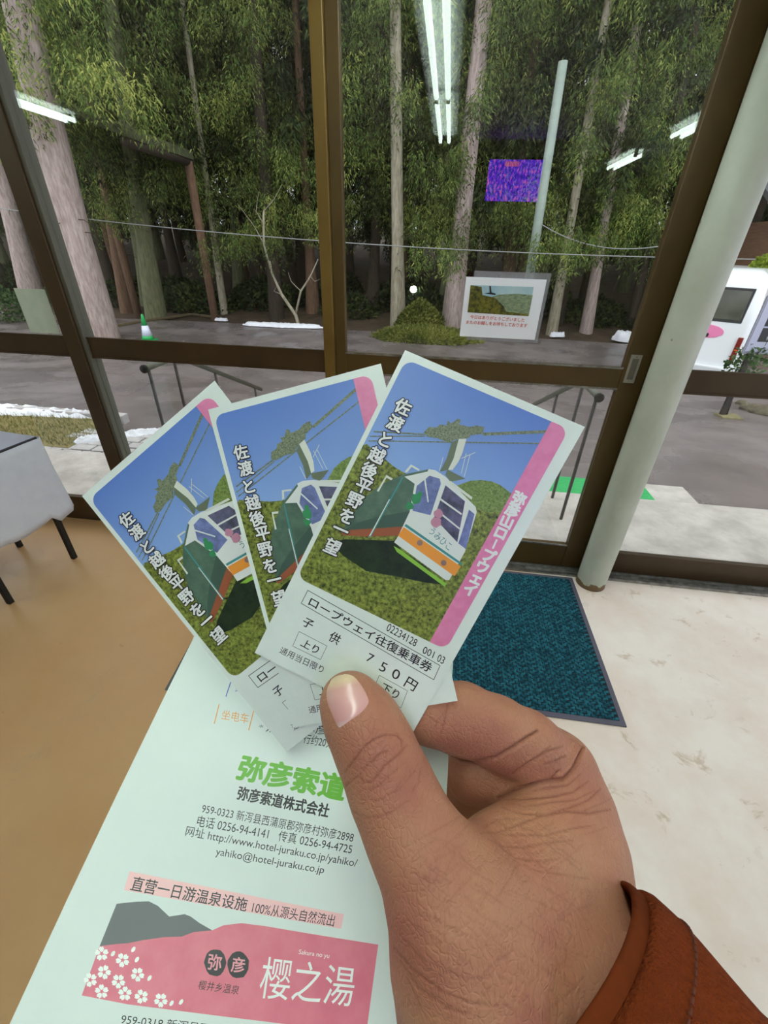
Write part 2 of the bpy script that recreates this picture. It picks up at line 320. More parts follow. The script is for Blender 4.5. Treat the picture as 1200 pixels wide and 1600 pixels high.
def textmesh(s, bold=0.0):
    cu = bpy.data.curves.new('t', 'FONT'); cu.body = s; cu.size = 1; cu.offset = bold; cu.resolution_u = 4
    o = bpy.data.objects.new('t', cu); COL.objects.link(o); bpy.context.view_layer.update()
    me = bpy.data.meshes.new_from_object(o.evaluated_get(bpy.context.evaluated_depsgraph_get()))
    V = np.array([v.co[:2] for v in me.vertices]) if len(me.vertices) else np.zeros((1, 2)); Fs = [tuple(p.vertices) for p in me.polygons]
    bpy.data.objects.remove(o); bpy.data.curves.remove(cu); bpy.data.meshes.remove(me); return V, Fs
class Print:                                    # collects printed shapes of one colour on one surface
    def __init__(s, surf): s.surf = surf; s.V = []; s.F = []
    def poly(s, pts, lift=0.):
        n = len(s.V); s.V += [s.surf(p[0], p[1], lift) for p in pts]; s.F.append(tuple(range(n, n+len(pts)))); return s
    def line(s, a, b, w, lift=0.):
        a = np.array(a, float); b = np.array(b, float); t = (b-a)/np.linalg.norm(b-a); n = np.array([-t[1], t[0]])*w/2
        return s.poly([a+n, b+n, b-n, a-n], lift)
    def frame(s, q, w, lift=0.):
        for k in range(4): s.line(q[k], q[(k+1) % 4], w, lift)
        return s
    def disc(s, c, r, lift=0., n=14, jit=0, ry=None):
        return s.poly([(c[0]+math.cos(2*math.pi*k/n)*r*(1+jit*random.uniform(-1, 1)), c[1]+math.sin(2*math.pi*k/n)*(ry or r)*(1+jit*random.uniform(-1, 1))) for k in range(n)], lift)
    def text(s, body, q, lift=0., bold=0., box=None):      # q: TL, TR, BR, BL in pixels; box: source extents to map instead of the ink bounds
        V, Fs = textmesh(body)
        if bold:                                        # heavier strokes: the glyph printed several times, slightly shifted
            lo = V.min(0) if box is None else box[0]; hi = V.max(0) if box is None else box[1]; m = 12 if bold > .03 else 6; V0 = V; F0 = Fs; V = []; Fs = []
            for k in range(m): V.append(V0+bold*np.array([math.cos(2*math.pi*k/m), math.sin(2*math.pi*k/m)])); Fs += [tuple(i+k*len(V0) for i in f) for f in F0]
            V = np.concatenate(V+[V0]); Fs += [tuple(i+m*len(V0) for i in f) for f in F0]; box = (lo, hi)
        if box is None: lo = V.min(0); hi = V.max(0)
        else: lo = np.array(box[0]); hi = np.array(box[1])
        q = [np.array(p, float) for p in q]; n = len(s.V); n0 = len(V0) if bold else 10**9
        for iv, v in enumerate(V):
            a, b = (v-lo)/np.maximum(hi-lo, 1e-6); p = (q[0]*(1-a)+q[1]*a)*b+(q[3]*(1-a)+q[2]*a)*(1-b); s.V.append(s.surf(p[0], p[1], lift+(iv//n0)*1.6e-6))
        s.F += [tuple(n+i for i in f) for f in Fs]; return s
    def build(s, name, m, parent):
        o = mesh(name, s.V, s.F, m, parent)                 # face the printed side to the viewer
        bm = bmesh.new(); bm.from_mesh(o.data)
        for f in bm.faces:
            if f.normal.dot(Vector(EYE)-f.calc_center_median()) < 0: f.normal_flip()
        bm.to_mesh(o.data); bm.free(); return o
def ink(name, c, **k): return mat(name, c, k.pop('rough', .38), **k)
inkblack = ink('black_ink', (22, 22, 26)); inkwhite = ink('white_ink', (236, 240, 236))

def glass_surf(px, py, lift): p = on(px, py, 1, GY-.0105-lift); return p
def poster():
    e = empty('photo_card', tuple(on(787, 530, 1, GY-.005)), label='white photo card with red writing in a clear holder stuck on the door glass', cat='poster')
    def rel(o): o.location = -Vector(e.location); return o
    a = on(718, 525, 1, GY-.005); b = on(855, 437, 1, GY-.005)
    rel(MB().box((a[0]+.03, GY-.004, a[2]-.012), (b[0]+.012, GY-.0012, b[2]+.022)).build('clear_holder', acr, e))
    rel(MB().box((a[0], GY-.0095, a[2]), (b[0]-.002, GY-.0045, b[2]), bev=.0008).build('card', mat('card_paper', (240, 240, 250), .5), e))
    P = lambda x, y: (700+x/7.059, 420+y/7.059)
    rel(Print(glass_surf).poly([P(250, 180), P(945, 200), P(890, 522), P(215, 480)]).build('picture', mat('print_hazy_sky', (150, 185, 205), .4, c2=(185, 205, 208), scale=9), e))
    gm = mat('print_plain', (150, 165, 130), .4, c2=(96, 112, 92), scale=60, stretch=(1, 1, 3))
    rel(Print(glass_surf).poly([P(560, 285), P(760, 275), P(935, 290), P(890, 520), P(500, 500), P(420, 330)], .0004).build('valley', gm, e))
    rel(Print(glass_surf).poly([P(250, 180), P(370, 200), P(380, 290), P(520, 320), P(620, 420), P(640, 475), P(880, 500), P(888, 522), P(215, 480)], .0008).build('foliage', mat('print_dark_trees', (34, 40, 16), .4, c2=(120, 116, 30), scale=70), e))
    rel(Print(glass_surf).poly([P(455, 190), P(472, 190), P(480, 260), P(530, 275), P(520, 290), P(400, 270), P(460, 262)], .0012).build('cable_arm', inkblack, e))
    rel(Print(glass_surf).text('今日はありがとうございました', [P(248, 508), P(848, 545), P(842, 588), P(242, 548)], .0012, .012).text('またのお越しをお待ちしております', [P(205, 568), P(876, 605), P(868, 648), P(198, 606)], .0012, .012).build('lettering', ink('red_ink', (206, 62, 56)), e))
poster()
pa = [on(*p, 1, GY-.004) for p in ((22, 450), (78, 452), (97, 522), (50, 520))]
o = MB().box((pa[0][0], GY-.0075, pa[2][2]), (pa[0][0]+.158, GY-.006, pa[0][2])).build('paper_sheet', mat('thin_paper', (214, 226, 212), .8, c2=(204, 220, 204), scale=25)); tag(o, 'blank pale green paper sheet taped on the left window pane', 'paper')

# ================================================================ TICKETS
NP = R @ np.array([-.105, -.095, .99]); NP /= np.linalg.norm(NP)          # common facing of the fanned tickets
P0 = at(640, 860, .1322)
def plane_hit(px, py, off): r = ray(px, py); c = P0+NP*off; return EYE+r*(np.dot(c-EYE, NP)/np.dot(r, NP))
TK = {'front': [(633, 547), (914, 667), (645, 1145), (398, 1020)], 'mid': [(325, 640), (595, 568), (715, 1095), (458, 1137)], 'left': [(128, 775), (335, 595), (652, 1012), (448, 1175)]}
OFF = {'front': 0., 'mid': -.0009, 'left': -.0018}
def bil(c, u, v): return (c[0]*(1-u)+c[1]*u)*(1-v)+(c[3]*(1-u)+c[2]*u)*v
CORN = {k: [plane_hit(*p, OFF[k]) for p in q] for k, q in TK.items()}
_uvc = {}
def uv_front(px, py):
    k = (float(px), float(py))
    if k in _uvc: return _uvc[k]
    p = plane_hit(px, py, 0); c = CORN['front']; u = v = .5
    for _ in range(4):
        e = p-bil(c, u, v); du = (c[1]-c[0])*(1-v)+(c[2]-c[3])*v; dv = (c[3]-c[0])*(1-u)+(c[2]-c[1])*u
        a, b_, d = du@du, du@dv, dv@dv; p1, p2 = du@e, dv@e; t_ = a*d-b_*b_; u += (d*p1-b_*p2)/t_; v += (a*p2-b_*p1)/t_
    _uvc[k] = (u, v); return u, v
def c3(x, y): return (440+x/2.5, 540+y/2.5)
def c4(x, y): return (380+x/3, 840+y/3)
skym = bpy.data.materials.new('print_blue_sky'); skym.use_nodes = True
nt = skym.node_tree; N = nt.nodes; L = nt.links; b = N['Principled BSDF']; b.inputs['Roughness'].default_value = .36
tc = N.new('ShaderNodeTexCoord'); sp_ = N.new('ShaderNodeSeparateXYZ'); L.new(tc.outputs['UV'], sp_.inputs[0]); rp = N.new('ShaderNodeValToRGB'); L.new(sp_.outputs['Y'], rp.inputs[0])
rp.color_ramp.elements[0].color = s2l((152, 188, 236)); rp.color_ramp.elements[0].position = .45; rp.color_ramp.elements[1].color = s2l((98, 134, 208)); rp.color_ramp.elements[1].position = 1
L.new(rp.outputs[0], b.inputs['Base Color'])     # the printed sky is deeper blue towards its top
PM = dict(
    foliage=mat('print_forest', (14, 34, 8), .4, c2=(170, 184, 84), scale=900, detail=9, lo=.32, hi=.72), farhill=mat('print_far_hill', (86, 112, 46), .4, c2=(146, 168, 92), scale=1500, detail=5),
    pink=mat('print_pink_band', (226, 130, 172), .36, c2=(232, 142, 182), scale=300), cabin_white=ink('print_cabin_white', (226, 232, 226)), cabin_side=ink('print_cabin_side', (74, 104, 88), c2=(98, 126, 106), scale=200),
    band_dark=ink('print_green_band', (70, 96, 84)), brown=ink('print_rust_band', (160, 92, 62)), under=mat('print_underside', (24, 40, 26), .4, c2=(42, 62, 38), scale=300), teal=ink('print_teal', (70, 150, 146)),
    orange=ink('print_orange', (240, 158, 62)), lime=ink('print_lime', (142, 196, 70)), glassp=ink('print_window', (128, 142, 196), c2=(96, 108, 150), scale=300), dark=ink('print_dark_glass', (66, 72, 84), c2=(110, 108, 140), scale=250),
    truck=mat('print_cable_truck', (84, 100, 76), .4, c2=(150, 160, 130), scale=2200), arm=ink('print_arm', (222, 228, 214)), armd=ink('print_arm_shade', (110, 124, 100)), fig=ink('print_green_figure', (60, 150, 96)), pinkfig=ink('print_clothes', (196, 140, 160)), chrome=ink('print_chrome', (150, 120, 110)))
def rot_quad(c, ax, ay, h): c = np.array(c, float); return [c-ax*h+ay*h, c+ax*h+ay*h, c+ax*h-ay*h, c-ax*h-ay*h]
def make_ticket(key, label):
    C3 = CORN[key]; e = empty('ticket', tuple(sum(C3)/4), label=label, cat='ticket', group='ropeway tickets fanned in the hand'); base = Vector(e.location)
    def put(o): o.location = -base; return o
    # sheet
    n = 12; V = []; Q = []
    for s_ in (0, -.00022):
        for j in range(n+1):
            for i in range(n+1): V.append(bil(C3, i/n, j/n)+NP*s_)
    m_ = (n+1)**2
    for j in range(n):
        for i in range(n):
            a = j*(n+1)+i; Q.append((a, a+n+1, a+n+2, a+1)); Q.append((m_+a, m_+a+1, m_+a+n+2, m_+a+n+1))
    ring = [i for i in range(n+1)]+[(j+1)*(n+1)-1 for j in range(1, n+1)]+[m_-1-i for i in range(1, n+1)]+[j*(n+1) for j in range(n-1, 0, -1)]
    for k in range(len(ring)): a, b2 = ring[k], ring[(k+1) % len(ring)]; Q.append((a, b2, b2+m_, a+m_))
    put(mesh('card', V, Q, white_print, e))
    def surf(px, py, lift): u, v = uv_front(px, py); return bil(C3, u, v)+NP*(.00003+lift)
    def suv(u, v, lift): return bil(C3, u, v)+NP*(.00003+lift)
    LU = .00003
    cs = [uv_front(*p) for p in ((634, 560), (890, 672), (690, 1024), (470, 893))]
    u0 = (cs[0][0]+cs[3][0])/2; u1 = (cs[1][0]+cs[2][0])/2; v0 = (cs[0][1]+cs[1][1])/2; v1 = (cs[2][1]+cs[3][1])/2; ar = .0575/.109; ru = .055; rv = ru*ar
    us = (uv_front(856, 666)[0]+uv_front(670, 1007)[0])/2
    def rr(ua, ub, corners):
        out = []
        for (cu, cv, a0, on_) in ((ua+ru, v0+rv, 180, 0 in corners), (ub-ru, v0+rv, 270, 1 in corners), (ub-ru, v1-rv, 0, 2 in corners), (ua+ru, v1-rv, 90, 3 in corners)):
            if on_:
                for k in range(7): th = math.radians(a0+15*k); out.append((cu+ru*math.cos(th), cv+rv*math.sin(th)))
            else:
                out.append((ua if a0 in (180, 90) else ub, v0 if a0 in (180, 270) else v1))
        return out
    pr = Print(suv); pts = rr(u0, us+.01, (0, 3)); pr.poly(pts)
    sky = put(pr.build('sky_print', skym, e)); uvl = sky.data.uv_layers.new(name='UVMap'); vco = {i: p for i, p in enumerate(pts)}
    for lp in sky.data.loops: p = vco[lp.vertex_index]; uvl.data[lp.index].uv = (p[0], 1-(p[1]-v0)/(v1-v0))
    # hills: left edge and bottom follow the picture's own edge
    def E(px, py): return uv_front(px, py)
    hill = [(u0, E(572, 697)[1])]+[E(*p) for p in ((574, 694), (586, 706), (600, 716), (614, 728), (630, 738), (660, 752), (690, 768), (716, 758), (735, 751), (752, 750), (768, 752), (782, 758), (800, 772))]+[(us+.005, E(808, 778)[1]), (us+.005, v1)]+[p for p in rr(u0, us, (3,))[-7:]]
    put(Print(suv).poly(hill, LU).build('forest_print', PM['foliage'], e))
    fh = [E(*p) for p in ((690, 770), (716, 758), (735, 751), (752, 750), (768, 752), (782, 758), (800, 772), (806, 790), (790, 800), (760, 800), (725, 790))]
    put(Print(suv).poly(fh, 2*LU).build('far_hill_print', PM['farhill'], e))
    put(Print(suv).poly(rr(us, u1, (1, 2)), 3*LU).build('pink_band', PM['pink'], e))
    g = lambda name, m, lift, *polys: put(_pr(surf, name, m, lift, polys, e))
    g('cable', PM['truck'], 2*LU, [c3(360, 333), c3(560, 344), c3(560, 350), c3(360, 338)], [c3(345, 352), c3(560, 352), c3(560, 356), c3(345, 356)], [c3(785, 340), c3(1038, 330), c3(1036, 342), c3(785, 352)], [c3(340, 370), c3(1006, 380), c3(1005, 385), c3(340, 374)])
    g('cable_truck', PM['truck'], 3*LU, [c3(*p) for p in ((555, 340), (575, 318), (605, 320), (618, 308), (645, 312), (648, 292), (662, 304), (690, 285), (700, 292), (694, 308), (735, 318), (760, 312), (792, 318), (785, 345), (740, 350), (730, 362), (690, 365), (650, 378), (610, 362), (570, 356))])
    g('arm_shade', PM['armd'], 4*LU, [c3(*p) for p in ((664, 378), (694, 364), (672, 440), (650, 486), (618, 492), (645, 440))], [c3(*p) for p in ((648, 484), (718, 520), (660, 532), (640, 505))])
    g('arm', PM['arm'], 5*LU, [c3(*p) for p in ((692, 364), (722, 364), (706, 420), (690, 455), (668, 486), (650, 486), (672, 440))])
    g('handrail', PM['arm'], 5*LU, *[[c3(a, b_), c3(c, d), c3(c+2, d+2), c3(a+2, b_+2)] for a, b_, c, d in ((700, 440, 756, 416), (735, 425, 712, 512), (720, 420, 700, 500), (630, 435, 615, 490))])
    g('cabin_side', PM['cabin_side'], 3*LU, [c3(*p) for p in ((240, 715), (330, 590), (385, 545), (470, 505), (580, 482), (625, 520), (600, 650), (505, 652), (380, 700), (240, 740))])
    g('side_bands', PM['band_dark'], 4*LU, [c3(*p) for p in ((300, 690), (390, 666), (500, 646), (485, 705), (330, 722), (240, 722))])
    g('rust_band', PM['brown'], 5*LU, [c3(*p) for p in ((235, 722), (330, 716), (482, 706), (452, 742), (330, 746), (235, 740))])
    g('underside', PM['under'], 3*LU, [c3(*p) for p in ((190, 768), (250, 756), (440, 762), (470, 800), (560, 860), (635, 935), (560, 925), (440, 900), (330, 880), (240, 820))])
    g('cabin_front', PM['cabin_white'], 6*LU, [c3(*p) for p in ((575, 482), (602, 488), (640, 512), (758, 630), (762, 650), (716, 805), (655, 915), (640, 915), (440, 768), (455, 745), (500, 650), (520, 540), (480, 512), (570, 492))])
    g('roof_rail', PM['arm'], 6*LU, [c3(*p) for p in ((660, 528), (745, 592), (742, 602), (655, 538))], [c3(*p) for p in ((480, 494), (505, 464), (540, 484), (536, 490), (508, 474), (490, 496))], [c3(*p) for p in ((372, 568), (410, 505), (435, 520), (428, 526), (410, 516), (380, 570))])
    g('window_print', PM['glassp'], 7*LU, [c3(*p) for p in ((528, 548), (578, 508), (618, 520), (622, 540), (582, 662), (512, 645))], [c3(*p) for p in ((732, 640), (753, 658), (720, 795), (690, 772))])
    g('middle_window', PM['dark'], 7*LU, [c3(*p) for p in ((640, 545), (716, 608), (686, 768), (596, 672))])
    g('window_bar', PM['cabin_white'], 8*LU, [c3(*p) for p in ((622, 596), (704, 655), (702, 662), (620, 604))], [c3(*p) for p in ((608, 640), (696, 712), (694, 718), (606, 648))], [c3(*p) for p in ((556, 520), (562, 518), (575, 610), (570, 612))])
    g('glass_gleam', PM['teal'], 8*LU, [c3(*p) for p in ((470, 515), (478, 512), (350, 745), (338, 750))])
    g('gleam', PM['cabin_white'], 9*LU, [c3(*p) for p in ((420, 600), (424, 600), (348, 742), (342, 744))])
    put(Print(surf).disc(c3(525, 600), 8, 8*LU, 12, .2).disc(c3(500, 628), 6, 8*LU, 10, .3).disc(c3(540, 580), 4, 8*LU, 10, .2).build('green_figure', PM['fig'], e))
    put(Print(surf).disc(c3(612, 655), 7, 9*LU, 12, .2).disc(c3(604, 690), 8, 9*LU, 12, .2).build('passenger', PM['pinkfig'], e))
    g('teal_stripe', PM['teal'], 7*LU, [c3(*p) for p in ((486, 696), (706, 850), (702, 858), (480, 704))])
    g('orange_stripe', PM['orange'], 7*LU, [c3(*p) for p in ((477, 708), (700, 862), (676, 900), (668, 895), (455, 742))])
    put(Print(surf).disc(c3(540, 770), 4.6, 8*LU).disc(c3(633, 848), 4.6, 8*LU).build('headlight', PM['chrome'], e))
    g('lime_trim', PM['lime'], 7*LU, [c4(*p) for p in ((705, 38), (738, 56), (952, 215), (945, 230), (720, 66))])
    put(Print(surf).text('うみひこ', [c3(592, 708), c3(668, 776), c3(652, 802), c3(572, 730)], 8*LU).build('cabin_name', PM['teal'], e))
    # vertical slogan, white with a dark outline
    T = '佐渡と越後平野を一望'; cc = [(475, 240), (445, 303), (405, 367), (373, 428), (343, 488), (322, 547), (287, 603), (257, 665), (232, 718), (200, 785)]
    ax = np.array([.915, .40]); ay = np.array([.42, -.905]); pw = Print(surf); pb = Print(surf)
    for ch, c in zip(T, cc):
        q = rot_quad(c3(*c), ax, ay, 15.6)
        bx = ((-.1, -.22), (1.1, .98))
        pb.text(ch, q, 10*LU, .085, bx); pw.text(ch, q, 11*LU, .03, bx)
    put(pb.build('slogan_outline', inkblack, e)); put(pw.build('slogan', inkwhite, e))
    pk = Print(surf); T = '弥彦山ロープウェイ'
    for k, ch in enumerate(T):
        f = k/8; q = rot_quad((811-76*f, 779+142*f), ax, ay, 13.4)
        if ch == 'ー':
            c = np.array((811-76*f, 779+142*f)); pk.poly([c+ax*1.5+ay*8, c-ax*1.5+ay*8, c-ax*1.5-ay*8, c+ax*1.5-ay*8], 4*LU)
        else: pk.text(ch, q, 4*LU, .05, ((-.1, -.22), (1.1, .98)))
    put(pk.build('band_lettering', inkwhite, e))
    pt = Print(surf); q4 = lambda *a: [c4(*p) for p in a]
    pt.frame(q4((303, 247), (923, 600), (893, 666), (272, 308)), .9).frame(q4((262, 440), (393, 508), (362, 572), (232, 508)), .6).frame(q4((638, 645), (770, 718), (740, 798), (606, 722)), .6)
    pt.text('ロープウェイ往復乗車券', q4((322, 276), (893, 592), (872, 636), (303, 316)), 0, .012)
    pt.text('子', q4((292, 372), (337, 395), (315, 432), (272, 408)), 0, .01).text('供', q4((418, 436), (465, 462), (440, 505), (396, 480)), 0, .01)
    pt.text('上り', q4((286, 472), (362, 512), (342, 546), (266, 505)), 0, .01).text('通用当日限り', q4((182, 510), (382, 603), (370, 637), (166, 540)))
    pt.text('7', q4((592, 540), (618, 554), (600, 590), (574, 575))).text('5', q4((652, 580), (680, 594), (660, 634), (634, 620))).text('0', q4((710, 610), (742, 630), (722, 670), (692, 652))).text('円', q4((777, 650), (822, 680), (797, 722), (750, 695)), 0, .01)
    pt.text('下り', q4((660, 680), (738, 722), (716, 760), (640, 716)), 0, .01)
    pt.text('02234128', q4((684, 400), (820, 480), (806, 512), (668, 434))).text('001', q4((850, 508), (900, 535), (888, 566), (838, 540))).text('03', q4((918, 545), (950, 562), (936, 594), (906, 578)))
    put(pt.build('printed_text', inkblack, e))
    return e
def _pr(surf, name, m, lift, polys, e):
    p = Print(surf)
    for q in polys: p.poly(q, lift)
    return p.build(name, m, e)
make_ticket('left', 'leftmost and lowest ropeway ticket of the fan, partly under the middle one')
make_ticket('mid', 'middle ropeway ticket of the fan, between the left one and the top one')
make_ticket('front', 'top ropeway ticket at the right of the fan, price 750 yen printed on it')

# ================================================================ BROCHURE
NB = R @ np.array([.122, .61, .78]); NB /= np.linalg.norm(NB)
def bro(px, py, lift=0.):
    r = ray(px, py); return EYE+r*((-.1735+lift)/np.dot(r, NB))
def brochure():
    e = empty('brochure', tuple(bro(480, 1300)), label='white folded leaflet with Chinese printing held under the tickets', cat='leaflet'); base = Vector(e.location)
    put = lambda o: (setattr(o, 'location', -base), o)[1]
    pm = mat('leaflet_paper', (214, 224, 218), .42, c2=(208, 219, 214), scale=18)
    def leaf(name, q, lift, m, th=.0002):
        V = [bro(*p, lift) for p in q]+[bro(*p, lift-th) for p in q]; n = len(q)
        Q = [tuple(range(n))[::-1], tuple(range(n, 2*n))]+[(k, (k+1) % n, n+(k+1) % n, n+k) for k in range(n)]
        return put(mesh(name, V, Q, m, e))
    leaf('leaf', [(316, 975), (708, 1035), (697, 1200), (672, 1640), (664, 1790), (-100, 1790), (-8, 1640), (15, 1600), (105, 1405), (180, 1247), (262, 1078), (308, 985)], 0, pm)
    leaf('leaf', [(313, 972), (705, 1030), (700, 1203), (676, 1640), (668, 1790), (-60, 1790), (20, 1600), (266, 1078), (305, 990)], -.0011, pm)
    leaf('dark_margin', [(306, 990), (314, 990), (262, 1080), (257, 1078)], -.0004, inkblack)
    c5 = lambda x, y: (x/1.9355, 980+y/1.9355); c6 = lambda x, y: (60+x/2.143, 1350+y/2.143)
    q5 = lambda *a: [c5(*p) for p in a]; q6 = lambda *a: [c6(*p) for p in a]
    def surf(px, py, lift): return bro(px, py, .00003+lift)
    g = Print(surf).text('弥彦索道', q5((738, 386), (1052, 450), (1036, 526), (712, 458)), 0, .038); put(g.build('green_title', ink('green_ink', (96, 172, 40)), e))
    k = Print(surf)
    k.text('弥彦索道株式会社', q5((725, 480), (1000, 536), (990, 576), (715, 520)), 0, .03)
    k.text('959-0323 新泻县西蒲原郡弥彦村弥彦2898', q5((615, 532), (1073, 620), (1066, 652), (608, 562)))
    k.text('电话 0256-94-4141   传真 0256-94-4725', q5((601, 568), (1068, 655), (1062, 687), (593, 602)))
    k.text('网址 http://www.hotel-juraku.co.jp/yahiko/', q5((566, 600), (1084, 698), (1076, 732), (558, 636)))
    k.text('yahiko@hotel-juraku.co.jp', q5((656, 665), (984, 722), (976, 752), (650, 696)))
    k.text('直营一日游温泉设施', q5((406, 752), (752, 820), (743, 860), (392, 796)), .00003, .008)
    k.text('100%从源头自然流出', q5((768, 828), (1016, 870), (1008, 906), (760, 864)), .00003)
    k.text('弥彦', q5((925, 288), (990, 300), (985, 328), (918, 316))).text('行约20分', q5((922, 322), (1012, 338), (1005, 368), (915, 350))).text('* 从', q5((786, 292), (836, 302), (832, 322), (780, 310)))
    k.text('959-0318 新泻县西蒲原郡弥彦村', q6((282, 500), (800, 560), (792, 596), (274, 536)))
    k.text('樱井乡温泉', q6((540, 388), (676, 408), (668, 438), (533, 420)), .00006)
    k.disc(c6(592, 330), 17, .00006, 18, .06, 21).disc(c6(669, 338), 17, .00006, 18, .06, 21)
    put(k.build('black_print', inkblack, e))
    o = Print(surf).line(c5(663, 232), c5(648, 292), 1.5).line(c5(768, 250), c5(752, 312), 1.5).text('坐电车', q5((674, 248), (754, 262), (749, 292), (668, 278))); put(o.build('orange_print', ink('orange_ink', (222, 152, 62)), e))
    o = Print(surf).line(c5(698, 165), c5(683, 210), 1.5).text('乘', q5((714, 172), (740, 178), (736, 200), (710, 195))); put(o.build('blue_print', ink('blue_ink', (70, 100, 180)), e))
    put(Print(surf).poly(q5((392, 738), (1040, 868), (1032, 912), (375, 795))).build('pink_strip', ink('pale_pink_ink', (238, 190, 190)), e))
    edge = [(205, 275), (260, 268), (300, 265), (350, 255), (420, 245), (480, 243), (520, 228), (582, 222), (620, 205), (680, 198), (760, 208), (900, 232)]
    put(Print(surf).poly(q6(*edge, (1138, 270), (1096, 580), (900, 545), (600, 508), (300, 470), (145, 440)), .00003).build('pink_block', mat('rose_ink', (214, 108, 128), .42, c2=(220, 122, 138), scale=120), e))
    put(Print(surf).poly(q6((262, 133), (330, 126), (370, 125), (400, 140), (438, 176), (490, 168), (510, 176), (540, 198), (582, 222), (520, 228), (480, 245), (420, 245), (350, 255), (300, 265), (205, 275))).build('grey_mountain', ink('grey_ink', (92, 96, 98)), e))
    fl = Print(surf)
    for x, y in ((212, 300), (282, 322), (220, 362), (332, 370), (174, 388), (268, 393), (212, 427), (290, 434), (345, 444), (410, 456)):
        for a in range(5):
            th = a*2*math.pi/5+x; cx, cy = x+14*math.cos(th), y+15*math.sin(th); c = c6(cx, cy)
            fl.poly([(c[0]+4.2*math.cos(th+t_)*s_, c[1]+4.4*math.sin(th+t_)*s_) for t_, s_ in ((0, .75), (.5, 1.15), (1.4, 1), (2.4, .9), (3.14, 1.1), (3.9, .9), (4.9, 1), (5.8, 1.15))], .00006)
    for x, y in ((318, 286), (330, 320), (372, 382), (446, 466), (478, 462), (250, 300)): fl.poly([(c6(x, y)[0]+3.6*math.cos(t_), c6(x, y)[1]+4.6*math.sin(t_-.5)) for t_ in (0, .8, 1.6, 2.4, 3.1, 3.9, 4.7, 5.5)], .00006)
    fl.text('樱之湯', q6((756, 308), (1066, 346), (1050, 478), (735, 448)), .00006, .0).text('Sakura no yu', q6((874, 286), (976, 300), (972, 320), (870, 306)), .00006)
    put(fl.build('white_print', inkwhite, e))
    put(Print(surf).text('弥', q6((572, 300), (616, 306), (610, 358), (566, 352)), .00009, .02).text('彦', q6((650, 310), (694, 316), (688, 366), (644, 360)), .00009, .02).build('badge_print', ink('rose_badge_ink', (224, 150, 160)), e))
brochure()

# ================================================================ HAND (one continuous surface grown from a distance field)
def campt(px, py, d): return np.array([(px-600)/F*d, -(py-800)/F*d, -d])
SA = campt(874, 1580, .112); SAX = np.array([.64, -.516, .573]); SAX /= np.linalg.norm(SAX)
def inarm(s, dx=0, r_=.026): p = SA+SAX*s+np.array([dx*.8, dx*.6, 0]); return (600+F*p[0]/-p[2], 800-F*p[1]/-p[2], -p[2], r_)
CH = [  # chains of (px, py, depth, radius in metres); last item = blend
    ([(546, 1096, .1275, .0087), (560, 1120, .1262, .0096), (574, 1142, .1248, .0102), (591, 1180, .1222, .0108), (614, 1236, .1185, .0114), (643, 1300, .1145, .0118), (674, 1355, .1115, .0128), (704, 1425, .108, .0152), (730, 1500, .108, .0188), (762, 1580, .108, .0222), inarm(.03, -.010, .020), inarm(.075, -.008, .020)], .006),
    ([(640, 1110, .1485, .0088), (672, 1113, .1482, .0098), (722, 1122, .1480, .0112), (775, 1142, .1500, .0112), (822, 1166, .1530, .0118), (868, 1208, .1560, .0140), (884, 1268, .1520, .0160)], .004),
    ([(884, 1268, .1520, .0160), (884, 1330, .1450, .0190), (878, 1400, .1380, .0210), (868, 1462, .1300, .0215), inarm(.012, .006, .0225), inarm(.04, .004, .024), inarm(.075, 0, .025)], .010),
    ([(800, 1345, .1300, .0130), (850, 1290, .1440, .0130), (872, 1262, .149, .013)], .008),
    ([(745, 1400, .1180, .0150), (800, 1430, .1220, .0200), (850, 1500, .1220, .0220)], .012),
    ([(868, 1228, .157, .0135), (805, 1206, .159, .0122), (740, 1206, .1612, .0112)], .003),
    ([(850, 1300, .172, .0120), (770, 1262, .1760, .0095), (700, 1240, .1800, .0088)], .004),
    ([(850, 1340, .176, .0110), (770, 1310, .1850, .0085), (710, 1290, .1880, .0078)], .004),
]
def round_cone(P, a, b, r1, r2):
    ba = b-a; l2 = ba@ba; rr_ = r1-r2; a2 = l2-rr_*rr_; il2 = 1/l2
    pa = P-a; y = pa@ba; z = y-l2; x2 = ((pa*l2-y[..., None]*ba)**2).sum(-1); y2 = y*y*l2; z2 = z*z*l2
    k = np.sign(rr_)*rr_*rr_*x2
    d = (np.sqrt(x2*a2*il2)+y*rr_)*il2-r1
    c1 = np.sign(z)*a2*z2 > k; c2 = np.sign(y)*a2*y2 < k
    d = np.where(c2, np.sqrt(x2+y2)*il2-r1, d); return np.where(c1, np.sqrt(x2+z2)*il2-r2, d)
def smin(a, b, k): h = np.clip(.5+.5*(b-a)/k, 0, 1); return b*(1-h)+a*h-k*h*(1-h)
def chain_sdf(P, ch, k=.004):
    d = None
    for p, q in zip(ch[:-1], ch[1:]):
        s = round_cone(P, campt(*p[:3]), campt(*q[:3]), p[3], q[3]); d = s if d is None else smin(d, s, k)
    return d
def hand_sdf(P):
    def grp(ids):
        d = None
        for i in ids: s = chain_sdf(P, CH[i][0]); d = s if d is None else smin(d, s, CH[i][1])
        return d
    return smin(grp((0, 2, 3, 4)), grp((1, 5, 6, 7)), .0030)
